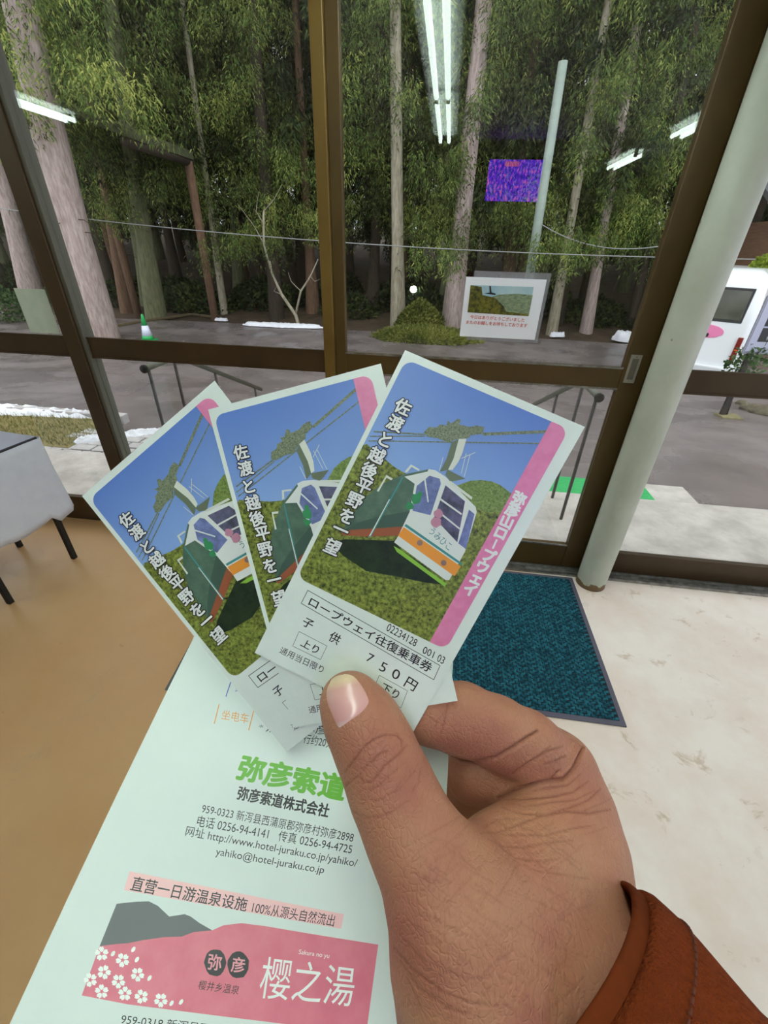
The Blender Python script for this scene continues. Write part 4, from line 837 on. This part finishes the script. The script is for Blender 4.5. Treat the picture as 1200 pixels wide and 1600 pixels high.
def crown(seed, H, Rm, nb, sp, ll, n_leaf, lw=.035, droop=.5):
    g = np.random.default_rng(seed); Vs = []
    zb = g.uniform(0, 1, nb)**.9; az = g.uniform(0, 2*np.pi, nb); Lb = Rm*(1-.65*zb)*g.uniform(.55, 1.1, nb)
    for z, a, l in zip(zb, az, Lb):
        m_ = max(4, int(sp*l/Rm)+2); f = g.uniform(.18, 1.0, m_)
        c = np.stack([np.cos(a)*l*f, np.sin(a)*l*f, z*H-.25*l*f-droop*.25*(l*f)**2/Rm+.25*np.maximum(f-.7, 0)*l], 1)+g.normal(0, .10, (m_, 3))
        for q in c:
            s = g.uniform(.5, 1.2)*.42; t = g.uniform(0, 1, n_leaf); th = g.uniform(0, 2*np.pi, n_leaf); rr_ = s*(.25+.35*np.sin(np.pi*t))
            base = q+np.stack([rr_*np.cos(th)*.8, rr_*np.sin(th)*.8, -t*s*1.5], 1)
            dr = np.stack([np.cos(th)*.55, np.sin(th)*.55, -np.full(n_leaf, .75)], 1)+g.normal(0, .3, (n_leaf, 3)); dr /= np.linalg.norm(dr, axis=1)[:, None]
            w = np.cross(dr, g.normal(0, 1, (n_leaf, 3))); w /= np.linalg.norm(w, axis=1)[:, None]; L_ = ll*g.uniform(.6, 1.3, n_leaf)[:, None]
            Vs.append(np.stack([base-w*lw, base+w*lw, base+dr*L_], 1).reshape(-1, 3))
    V = np.concatenate(Vs); return V, np.arange(len(V)).reshape(-1, 3)
def fol_mesh(name, m, *a, **k):
    V, T = crown(*a, **k); o = fastmesh(name, V, T, m); me = o.data; bpy.data.objects.remove(o); return me
FOL = [fol_mesh('foliage', cedar, 11+k, 7.5, 2.1, 76, 16, .085, 50, lw=.011) for k in range(3)]
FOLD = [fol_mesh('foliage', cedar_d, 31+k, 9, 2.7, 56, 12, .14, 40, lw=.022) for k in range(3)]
def trunk_mesh(name, pts, rs, m, seg=14):
    V = []; Q = []
    fine = []; fr = []
    for i in range(len(pts)-1):
        for k in range(6): f = k/6; fine.append(np.array(pts[i])*(1-f)+np.array(pts[i+1])*f); fr.append(rs[i]*(1-f)+rs[i+1]*f)
    fine.append(np.array(pts[-1])); fr.append(rs[-1])
    for i, (p, r_) in enumerate(zip(fine, fr)):
        fl = 1+.35*max(0, 1-i/3)
        for k in range(seg):
            th = 2*math.pi*k/seg; rr_ = r_*fl*(1+.07*math.sin(3*th+i*.5)+.04*math.sin(7*th-i*.3))
            V.append((p[0]+rr_*math.cos(th), p[1]+rr_*math.sin(th), p[2]))
    for i in range(len(fine)-1):
        for k in range(seg): a = i*seg+k; b_ = i*seg+(k+1) % seg; Q.append((a, b_, b_+seg, a+seg))
    Q.append(tuple((len(fine)-1)*seg+k for k in range(seg)))
    o = mesh(name, V, Q, m, None, True); me = o.data; bpy.data.objects.remove(o); return me
def link(name, me, parent, loc=(0, 0, 0)):
    o = bpy.data.objects.new(name, me); COL.objects.link(o); o.parent = parent; o.location = loc; return o
def tree(label, base_px, w, top_px, bk, crown_z=None, variant=0, dark=False, group='tall conifers at the forest edge', H=13., scale=1.25, name='cedar_tree', dead=True):
    B = ground(*base_px); B = np.array([B[0], B[1], gz(B[1])]); T_ = on(*top_px, 1, B[1]); d = pj(B)[2]; r_ = w*d/F/2
    dirn = (T_-B)/(T_[2]-B[2]); top = B+dirn*H; e = empty(name, tuple(B), label=label, cat='tree', group=group)
    link('trunk', trunk_mesh('trunk', [np.array([0, 0, -.1]), dirn*H*.35, dirn*H], [r_*1.0, r_*.8, r_*.35], bark[bk]), e)
    if dead:                                                     # bare broken branch stubs below the crown
        sb = MB(); g = random.Random(base_px[0])
        for k in range(9):
            z = g.uniform(1.6, 4.5); a = g.uniform(0, 6.28); l = g.uniform(.3, 1.0); p = dirn*z
            sb.tube([p, p+np.array([math.cos(a)*l*.6, math.sin(a)*l*.6, -.02]), p+np.array([math.cos(a)*l, math.sin(a)*l, -.18*l])], [.014, .009, .004], 5)
        o = sb.build('dead_branch', bark['dark'], e); o['kind'] = 'stuff'
    if crown_z is not None:
        o = link('foliage', (FOLD if dark else FOL)[variant % 3], e, tuple(dirn*crown_z*1.28)); o['kind'] = 'stuff'; o.rotation_euler.z = variant*2.1; o.scale = (scale,)*3
    return e
tree('thick pinkish-grey leaning cedar trunk nearest the left window mullion', (152, 528), 46, (60, 130), 'pink_grey', 3.5, 0)
tree('pinkish cedar trunk at the far left edge, behind the pale paper sheet', (52, 470), 26, (0, 260), 'pink_grey', 4.0, 1)
tree('mossy straight trunk just left of the brown shelter post', (243, 497), 24, (206, 240), 'mossy', 2.6, 2)
tree('brown trunk between the thick leaning cedar and the mossy trunk', (200, 487), 18, (172, 330), 'brown', 3.2, 3, True)
tree('thin pale-grey trunk right of the brown shelter post', (350, 489), 9, (306, 160), 'pale', 3.4, 5)
tree('dark reddish trunk behind the forked sapling', (432, 497), 18, (398, 60), 'dark', 2.0, 6, scale=1.2)
tree('pale ribbed trunk rising from the round bush, right of the middle mullion', (622, 512), 19, (620, 250), 'pale', 2.3, 7)
tree('stout pinkish cedar trunk to the left of the photo card', (705, 513), 27, (728, 285), 'pink_grey', 2.2, 8)
tree('left one of two red-brown trunks above the photo card', (786, 500), 20, (805, 330), 'red_brown', 2.6, 9)
tree('right one of two red-brown trunks above the photo card', (806, 498), 20, (832, 330), 'red_brown', 3, 10, True)
tree('slender pale trunk just right of the photo card', (862, 522), 13, (893, 340), 'pale', 2.4, 11)
tree('pinkish trunk leaning right, second from the photo card', (916, 520), 15, (944, 350), 'pink_grey', 2.1, 12)
tree('dark slim trunk close to the right door stile', (985, 512), 12, (1024, 330), 'dark', 1.8, 13)
# more conifers deeper in the wood
n_ = 0
g = random.Random(5)
for row, (yy, step, cz) in enumerate(((16.8, 2.3, 4.2), (19.2, 2.2, 3.7), (22, 2.3, 2.6), (25.5, 2.6, 1.5), (29.5, 3.0, .8), (34, 3.6, .2))):
    x = -yy*1.05-2
    while x < yy*1.15+2:
        xx = x+g.uniform(-.5, .5); y = yy+g.uniform(-.7, .7); z = gz(y); e = empty('cedar_tree', (xx, y, z), label='slim dark conifer in the crowded wood behind the front row', cat='tree', group='conifers deeper in the wood')
        if n_ < 5: TR = [trunk_mesh('trunk', [np.array([0, 0, -.2]), np.array([.1*(k-2), 0, 3.2]), np.array([.2*(k-2), 0, 11.])], [.17+.02*k, .13, .06], bark[['dark', 'dark', 'brown', 'dark', 'mossy'][k]], 10) for k in range(5)] if n_ == 0 else TR
        link('trunk', TR[n_ % 5], e)
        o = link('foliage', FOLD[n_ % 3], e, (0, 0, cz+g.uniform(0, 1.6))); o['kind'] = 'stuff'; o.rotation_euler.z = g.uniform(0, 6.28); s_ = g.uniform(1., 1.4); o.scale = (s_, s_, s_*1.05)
        x += step*g.uniform(.75, 1.25); n_ += 1
# undergrowth
def blob_mesh(name, m, seed, n, rx, rz, ll, lw):
    g = np.random.default_rng(seed); u = g.normal(0, 1, (n, 3)); u /= np.linalg.norm(u, axis=1)[:, None]; u[:, 2] = np.abs(u[:, 2]); rr_ = g.uniform(.5, 1, n)[:, None]**.4*(1+.1*np.sin(u[:, :1]*6+2)*np.cos(u[:, 1:2]*5)); c = u*rr_*[rx, rx, rz]
    d_ = u*.6+g.normal(0, .5, (n, 3)); d_ /= np.linalg.norm(d_, axis=1)[:, None]; w = np.cross(d_, g.normal(0, 1, (n, 3))); w /= np.linalg.norm(w, axis=1)[:, None]; L_ = ll*g.uniform(.6, 1.3, n)[:, None]
    V = np.stack([c-w*lw, c+d_*L_*.5-w*lw*1.2, c+d_*L_, c+d_*L_*.5+w*lw*1.2], 1).reshape(-1, 3); o = fastmesh(name, V, np.arange(len(V)).reshape(-1, 4), m, k=4); me = o.data; bpy.data.objects.remove(o); return me
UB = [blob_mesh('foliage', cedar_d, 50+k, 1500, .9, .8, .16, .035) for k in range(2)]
for k in range(44):
    x = -19+k*.98+g.uniform(-.3, .3); y = 17.5+g.uniform(-1.5, 2.2); o = bpy.data.objects.new('undergrowth', UB[k % 2]); COL.objects.link(o); o.location = (x, y, gz(y)-.1); o.rotation_euler.z = k; o.scale = (1.1, .9, g.uniform(.6, 1.3))
    tag(o, 'low dark undergrowth bush at the foot of the dense wood', 'bush', 'undergrowth bushes along the wood')
def shrub(me, px, py, s, name, label, lift=0):
    B = ground(px, py); o = bpy.data.objects.new(name, me); COL.objects.link(o); o.location = (B[0], B[1], gz(B[1])+lift); o.scale = s; tag(o, label, 'bush'); return o
shrub(blob_mesh('leaves', bushm, 71, 7000, .72, .85, .08, .018), 655, 518, (1, 1, 1), 'round_bush', 'round olive-green bush between the pale trunk and the stout pinkish trunk')
shrub(blob_mesh('leaves', bushm, 72, 9000, 1.45, .32, .12, .012), 665, 531, (1, .5, 1), 'grass_tuft', 'pale tufted groundcover at the lot edge below the round bush')
shrub(blob_mesh('leaves', leafmat('holly_green', (30, 60, 30), (60, 96, 50), (110, 140, 84)), 73, 2600, .8, .9, .08, .03), 10, 500, (1, 1, 1), 'leafy_bush', 'dark leafy bush at the far left, low beside the paper sheet')
# forked sapling
B = ground(468, 512); d = pj(B)[2]; sp = empty('sapling', tuple(B), label='bare forked sapling with pale bark standing beside the line of snow', cat='tree')
def rel(px, py): q = on(px, py, 1, B[1]); return q-B
s = MB().tube([(0, 0, -.05), rel(462, 492), rel(440, 460), rel(424, 425), rel(422, 408)], [.06, .05, .045, .03, .02], 8).tube([rel(462, 490), rel(470, 455), rel(485, 432), rel(497, 405)], [.035, .03, .022, .012], 8)
s.build('stem', bark['pale'], sp, True)
s = MB().tube([rel(424, 425), rel(412, 380), rel(412, 330)], [.03, .035, .03], 8)
s.build('branch', bark['pale'], sp, True)
s = MB()
for q in (((470, 455), (455, 440), (450, 425)), ((440, 460), (428, 455), (436, 440)), ((485, 432), (492, 440), (500, 436)), ((412, 380), (395, 350), (372, 320)), ((412, 330), (428, 312), (440, 290)), ((412, 350), (400, 330), (404, 300))): s.tube([rel(*p) for p in q], [.014, .009, .004], 5)
o = s.build('twig', bark['pale'], sp); o['kind'] = 'stuff'

# utility pole and wires
B = ground(812, 532); T_ = on(880, 96, 1, B[1]); pole = empty('utility_pole', tuple(B), label='grey-green slender utility pole rising right of the two red-brown trunks', cat='pole')
dv = (T_-B); MB().tube([(0, 0, -.1), tuple(dv*1.0)], [.13, .10], 16).build('pole', mat('grey_green_pole', (150, 164, 152), .6, c2=(134, 148, 138), scale=4), pole, True)
for i, (a_, c_) in enumerate((((-60, 318), (1180, 405)), ((838, 345), (1030, 385)))):
    pa_ = on(*a_, 1, 12.0 if i == 0 else B[1]); pc_ = on(*c_, 1, 12.0); ps = [pa_*(1-f)+pc_*f+np.array([0, 0, -.25*4*f*(1-f)]) for f in np.linspace(0, 1, 14)]
    tag(MB().tube(ps, .012, 6).build('overhead_wire', mat('wire_grey', (140, 142, 140), .5), None, True), ['long grey wire sagging across the whole wood above the photo card', 'short grey wire running to the right from the utility pole'][i], 'wire')
# traffic cone
B = ground(232, 532); cn = empty('traffic_cone', tuple(B), label='small green and white traffic cone at the far side of the lot', cat='traffic cone'); cn.location = tuple(B); hcone = .62
def lathe(pr_, seg=24):
    m_ = MB(); V = []; 
    for r_, z in pr_:
        for k in range(seg): V.append((r_*math.cos(2*math.pi*k/seg), r_*math.sin(2*math.pi*k/seg), z))
    m_.V = V; m_.F = [(i*seg+k, i*seg+(k+1) % seg, (i+1)*seg+(k+1) % seg, (i+1)*seg+k) for i in range(len(pr_)-1) for k in range(seg)]; m_.F.append(tuple((len(pr_)-1)*seg+k for k in range(seg))); m_.F.append(tuple(range(seg))[::-1]); m_.I = [0]*len(m_.F); return m_
gcone = mat('green_cone_plastic', (40, 170, 90), .4)
MB().box((-.17, -.17, 0), (.17, .17, .03), bev=.01).build('base', gcone, cn); lathe([(.14, .03), (.122, .12)]).build('lower_cone', gcone, cn, True); lathe([(.122, .12), (.075, .36)]).build('white_band', mat('cone_white', (226, 232, 250), .4), cn, True); lathe([(.075, .36), (.028, .6), (.02, .62)]).build('cone_top', gcone, cn, True)
# a lit lamp among the trees
B = on(646, 452, 1, 16.); tag(lathe([(.05, -.1), (.1, -.05), (.11, 0), (.09, .07), (.02, .1)]).build('street_light', emis('lit_lamp', (235, 255, 245), 12), None, True), 'small lit white lamp glowing deep among the trunks', 'lamp').location = tuple(B)
tag(MB().tube([(B[0], B[1], B[2]-.08), (B[0], B[1], gz(16.)-.1)], .03, 8).build('lamp_post', mat_pole, None, True), 'thin dark post carrying the small lit lamp in the wood', 'post')
# open shelter at the left
sh = empty('shelter', (-8.6, 13.0, gz(13.)), label='dark open shelter with mossy roof edge and brown post among the left trees', cat='shelter')
q1 = on(303, 250, 1, 14.4); q0 = np.array([q1[0], 11.4, q1[2]]); off_ = np.array(sh.location)
rf = MB(); a0 = q0-off_; a1 = q1-off_; a0 = np.array([a1[0], a0[1]-.0, a1[2]])
rf.V = [tuple(a0), tuple(a1), tuple(a1+[-3, 0, .9]), tuple(a0+[-3, 0, .9]), tuple(a0+[0, 0, .18]), tuple(a1+[0, 0, .18]), tuple(a1+[-3, 0, 1.08]), tuple(a0+[-3, 0, 1.08])]; rf.F = [(0, 1, 2, 3), (7, 6, 5, 4), (0, 4, 5, 1), (1, 5, 6, 2), (2, 6, 7, 3), (3, 7, 4, 0)]; rf.I = [0]*6
rf.build('roof', mat('mossy_roof', (62, 66, 46), .9, c2=(92, 96, 66), scale=5, bump=.7), sh)
MB().tube([tuple(a0+[-.1, .1, -.06]), tuple(a1+[-.1, 0, -.06])], .10, 10).build('beam', bark['dark'], sh, True)
for q in (a1+[-.1, -.15, -.05], a1+[-2.8, -.15, .7]): MB().tube([(q[0], q[1], -.15), tuple(q)], .12, 10).build('post', bark['brown'], sh, True)

# small wooden house behind the van
hs = empty('house', (8.6, 13.2, gz(13.)), label='brown wooden house corner with grey eave behind the minibus', cat='house')
wd = mat('brown_board_wall', (128, 94, 74), .8, c2=(150, 112, 90), scale=3, stretch=(1, 1, 8))
MB().box((-.6, 0, -.3), (5, 3.5, 3.0)).build('wall', wd, hs)
r = MB(); r.V = [(-1.3, -.9, 2.75), (5.6, -.9, 2.75), (5.6, 1.8, 4.1), (-1.3, 1.8, 4.1), (-1.3, -.9, 2.87), (5.6, -.9, 2.87), (5.6, 1.8, 4.22), (-1.3, 1.8, 4.22)]; r.F = [(3, 2, 1, 0), (4, 5, 6, 7), (0, 1, 5, 4), (1, 2, 6, 5), (2, 3, 7, 6), (3, 0, 4, 7)]; r.I = [0]*6; r.build('roof', mat('grey_roof_tiles', (84, 84, 88), .7), hs)
MB().tube([(-1.35, -.95, 2.8), (5.6, -.95, 2.8)], .05, 8).build('gutter', mat('pale_gutter', (176, 180, 182), .5), hs, True)
MB().box((-.62, -.02, 0), (-.5, .0, 3.0)).build('corner_board', bark['dark'], hs); MB().box((1.2, -.02, 0), (1.32, 0, 3.0)).build('corner_board', bark['dark'], hs)

# minibus
white_paint = mat('white_car_paint', (232, 236, 238), .25, coat=.5); tint = mat('tinted_window', (60, 64, 56), .12, c2=(84, 86, 74), scale=3); dkp = mat('black_trim', (26, 28, 32), .4)
def minibus():
    K = ground(1132, 614); e = empty('minibus', (K[0], K[1], gz(K[1])), label='white minibus parked beyond the lot, rear window and pink emblem towards us', cat='van')
    # local frame: x along the rear (right rear corner at 0, going to the left rear = -x), y forward along the vehicle
    ang = math.radians(-36); e.rotation_euler.z = ang; Wd, Ln, Hh, g0 = 1.70, 4.4, 1.98, .20
    V = []; Q = []
    prof = [(0, g0, 0), (-.05, .45, 0), (-.02, .62, .0), (.0, .98, 0), (.03, 1.25, .02), (.09, 1.72, .07), (.20, 1.90, .14), (.42, Hh, .26)]   # (y offset, z, side tuck)
    rows = []
    for yo, z, tk in prof:
        rowp = []; n = 8; x0 = -tk; x1 = -Wd+tk; rc = .13
        ring = []
        for (cx, cy, a0) in ((x0-rc, yo+rc, 270), (x0-rc, Ln-yo*.5-rc, 0), (x1+rc, Ln-yo*.5-rc, 90), (x1+rc, yo+rc, 180)):
            for k in range(n+1): th = math.radians(a0+90*k/n); ring.append((cx+rc*math.cos(th), cy+rc*math.sin(th), z))
        rows.append(ring)
    m_ = len(rows[0])
    for r_ in rows: V += r_
    for i in range(len(rows)-1):
        for k in range(m_): Q.append((i*m_+k, i*m_+(k+1) % m_, (i+1)*m_+(k+1) % m_, (i+1)*m_+k))
    Q.append(tuple((len(rows)-1)*m_+k for k in range(m_))); Q.append(tuple(range(m_))[::-1])
    mesh('body', V, Q, white_paint, e, True)
    def rear(name, x0, x1, z0, z1, m, out=.012, tilt=.0, bev=.01):
        # plate on the rear face
        def yo(z):
            zs = [p[1] for p in prof]; ys = [p[0] for p in prof]; return float(np.interp(z, zs, ys))
        V = []; 
        for o_ in (-.02, out):
            for x, z in ((x0, z0), (x1, z0), (x1, z1), (x0, z1)): V.append((-x, yo(z)-o_, z))
        ob = mesh(name, V, [(0, 1, 2, 3), (7, 6, 5, 4), (0, 4, 5, 1), (1, 5, 6, 2), (2, 6, 7, 3), (3, 7, 4, 0)], m, e)
        bm = bmesh.new(); bm.from_mesh(ob.data); bmesh.ops.recalc_face_normals(bm, faces=bm.faces); bm.to_mesh(ob.data); bm.free(); return bevel(ob, bev)
    rear('window_frame', .20, 1.5, 1.16, 1.70, dkp, .010); rear('rear_window', .235, 1.465, 1.20, 1.66, tint, .016)
    rear('bumper', .03, 1.67, .22, .44, white_paint, .09, bev=.03); rear('tail_light', .07, .15, .52, .95, mat('red_lens', (120, 24, 20), .2), .03); rear('indicator', .075, .145, .68, .76, mat('amber_lens', (220, 110, 30), .2), .036); rear('tail_light', 1.55, 1.63, .52, .95, bpy.data.materials['red_lens'], .03)
    rear('number_plate', .68, 1.02, .62, .78, mat('plate_white', (216, 220, 220), .5), .02, bev=.004); rear('handle', .60, .82, .90, .96, dkp, .03)
    pk_ = mat('pink_sticker', (232, 130, 176), .4); nn_ = 20; el = [(-.66+.27*math.cos(2*math.pi*k/nn_)*(1+.06*math.sin(3*k)), .99+.11*math.sin(2*math.pi*k/nn_)) for k in range(nn_)]
    mesh('pink_emblem', [(x, -.012+.12*max(0, z-.98), z) for x, z in el]+[(x, .01, z) for x, z in el], [tuple(range(nn_)), tuple(range(nn_, 2*nn_))[::-1]]+[(k, nn_+k, nn_+(k+1) % nn_, (k+1) % nn_) for k in range(nn_)], pk_, e)
    V_ = []; 
    tv_, tf_ = textmesh('弥彦山'); lo = tv_.min(0); hi = tv_.max(0)
    gt = mat('green_sticker', (60, 150, 100), .4)
    mesh('side_lettering', [(-(1.14-(v[0]-lo[0])/(hi[0]-lo[0])*.5)+.0, .0-.016, .84+(v[1]-lo[1])/(hi[1]-lo[1])*.08) for v in tv_], tf_, gt, e)
    for y0, y1 in ((.55, 1.55), (1.65, 2.75), (2.85, 3.7)):         # windows on the side towards us
        for sx in (0, 1):
            xs = -.012 if sx == 0 else -Wd+.012; o_ = .012 if sx == 0 else -.012
            ob = MB(); ob.V = [(xs+o_, y0, 1.18), (xs+o_, y1, 1.18), (xs+o_-(.055 if sx == 0 else -.055), y1, 1.66), (xs+o_-(.055 if sx == 0 else -.055), y0+.02, 1.66), (xs-o_*3, y0, 1.18), (xs-o_*3, y1, 1.18), (xs-o_*3-(.055 if sx == 0 else -.055), y1, 1.66), (xs-o_*3-(.055 if sx == 0 else -.055), y0+.02, 1.66)]
            ob.F = [(0, 1, 2, 3), (7, 6, 5, 4), (0, 4, 5, 1), (1, 5, 6, 2), (2, 6, 7, 3), (3, 7, 4, 0)]; ob.I = [0]*6; ob.build('side_window', tint, e)
    for x in (-.12, -Wd+.12):
        for y in (.85, 3.55):
            w = MB().tube([(x-.1, y, .31), (x+.1, y, .31)], .31, 28).build('wheel', black, e); MB().tube([(x-.108, y, .31), (x+.108, y, .31)], .18, 20).build('hubcap', alu, w)
minibus()
# sign stand outside the right window
def sign():
    B = ground(1140, 652); e = empty('sign_stand', tuple(B), label='grey-framed picture sign on a post with stone foot, right of the white post', cat='sign'); b0 = np.array(B)
    MB().box((-.16, -.11, -.03), (.12, .11, .03), bev=.008).build('stone_foot', mat('mossy_foot_stone', (150, 140, 96), .8, c2=(120, 116, 84), scale=14), e)
    y = B[1]; c0_ = on(1158, 550, 1, y)-b0; c1_ = on(1203, 462, 1, y)-b0; x0 = c0_[0]; z0 = c0_[2]; z1 = c1_[2]
    MB().box((x0+.10, .0, .03), (x0+.17, .045, z0+.1), bev=.004).build('post', mat_pole, e)
    MB().box((x0, -.03, z0-.012), (x0+1.15, .0, z1), bev=.008).build('frame', mat('grey_sign_frame', (150, 152, 166), .5, .2), e)
    MB().box((x0+.02, -.038, z0+.015), (x0+1.13, -.029, z1-.02), bev=.003).build('board', mat('pale_sign_board', (176, 178, 200), .4), e)
    d_ = on(1180, 533, 1, y)-b0; u_ = on(1200, 512, 1, y)-b0
    MB().box((d_[0], -.041, d_[2]), (d_[0]+.5, -.0375, u_[2]), bev=.001).build('picture', mat('dark_sign_picture', (24, 26, 28), .4), e)
    MB().box((d_[0], -.041, u_[2]+.02), (d_[0]+.5, -.0375, u_[2]+.24), bev=.001).build('picture', bpy.data.materials['dark_sign_picture'], e)
    mesh('lettering', [(d_[0]+.09+v[0]*.05, -.0418, d_[2]+.03+v[1]*.05) for v in textmesh('弥彦山')[0]], textmesh('弥彦山')[1], inkwhite, e)
sign()
lf = blob_mesh('leaves', leafmat('camellia_green', (48, 78, 44), (84, 116, 66), (130, 150, 104)), 81, 420, .24, .72, .06, .02)
B = on(1146, 612, 1, 6.6); o = bpy.data.objects.new('leafy_shrub', lf); COL.objects.link(o); o.location = tuple(B); o2 = MB().tube([(.05, 0, gz(6.6)-B[2]-.02), (0, 0, .1), (.04, 0, .6)], [.018, .012, .005], 6).build('stem', bark['dark'], o, True); tag(o, 'sparse leafy green shrub standing between the minibus and the sign', 'bush')
B = on(1192, 425, 1, 10.5); o = bpy.data.objects.new('yellow_green_tree', blob_mesh('leaves', ylw, 82, 2500, .55, .55, .09, .03)); COL.objects.link(o); o.location = (B[0]+.3, B[1], B[2]-.2); tag(o, 'yellow-green leafy bough above the minibus at the right edge', 'tree')
o2 = MB().tube([(B[0]+.4, B[1], gz(10.5)-.1), (B[0]+.32, B[1], B[2]+.2)], [.06, .03], 8).build('trunk', bark['dark'], None, True); o2.location = -Vector(o.location); o2.parent = o
for k, (x, y, s) in enumerate(((1170, 640, .13), (1188, 646, .16), (1160, 632, .09))):
    B = ground(x, y); bm = bmesh.new(); bmesh.ops.create_icosphere(bm, subdivisions=3, radius=s)
    for v in bm.verts: v.co *= 1+.18*math.sin(v.co.x*25+k)+.12*math.sin(v.co.y*31+v.co.z*17); v.co.z *= .55
    me = bpy.data.meshes.new('boulder'); bm.to_mesh(me); bm.free(); me.materials.append(mat('mossy_boulder', (92, 86, 70), .9, c2=(120, 112, 92), scale=12, bump=.6)); o = bpy.data.objects.new('boulder', me); COL.objects.link(o); o.location = (B[0], B[1], B[2]+s*.15)
    for p in me.polygons: p.use_smooth = True
    tag(o, ['middle-sized mossy boulder behind the foot of the sign', 'largest mossy boulder at the right edge, beyond the sign foot', 'smallest mossy boulder, leftmost of the three beyond the sign foot'][k], 'rock')
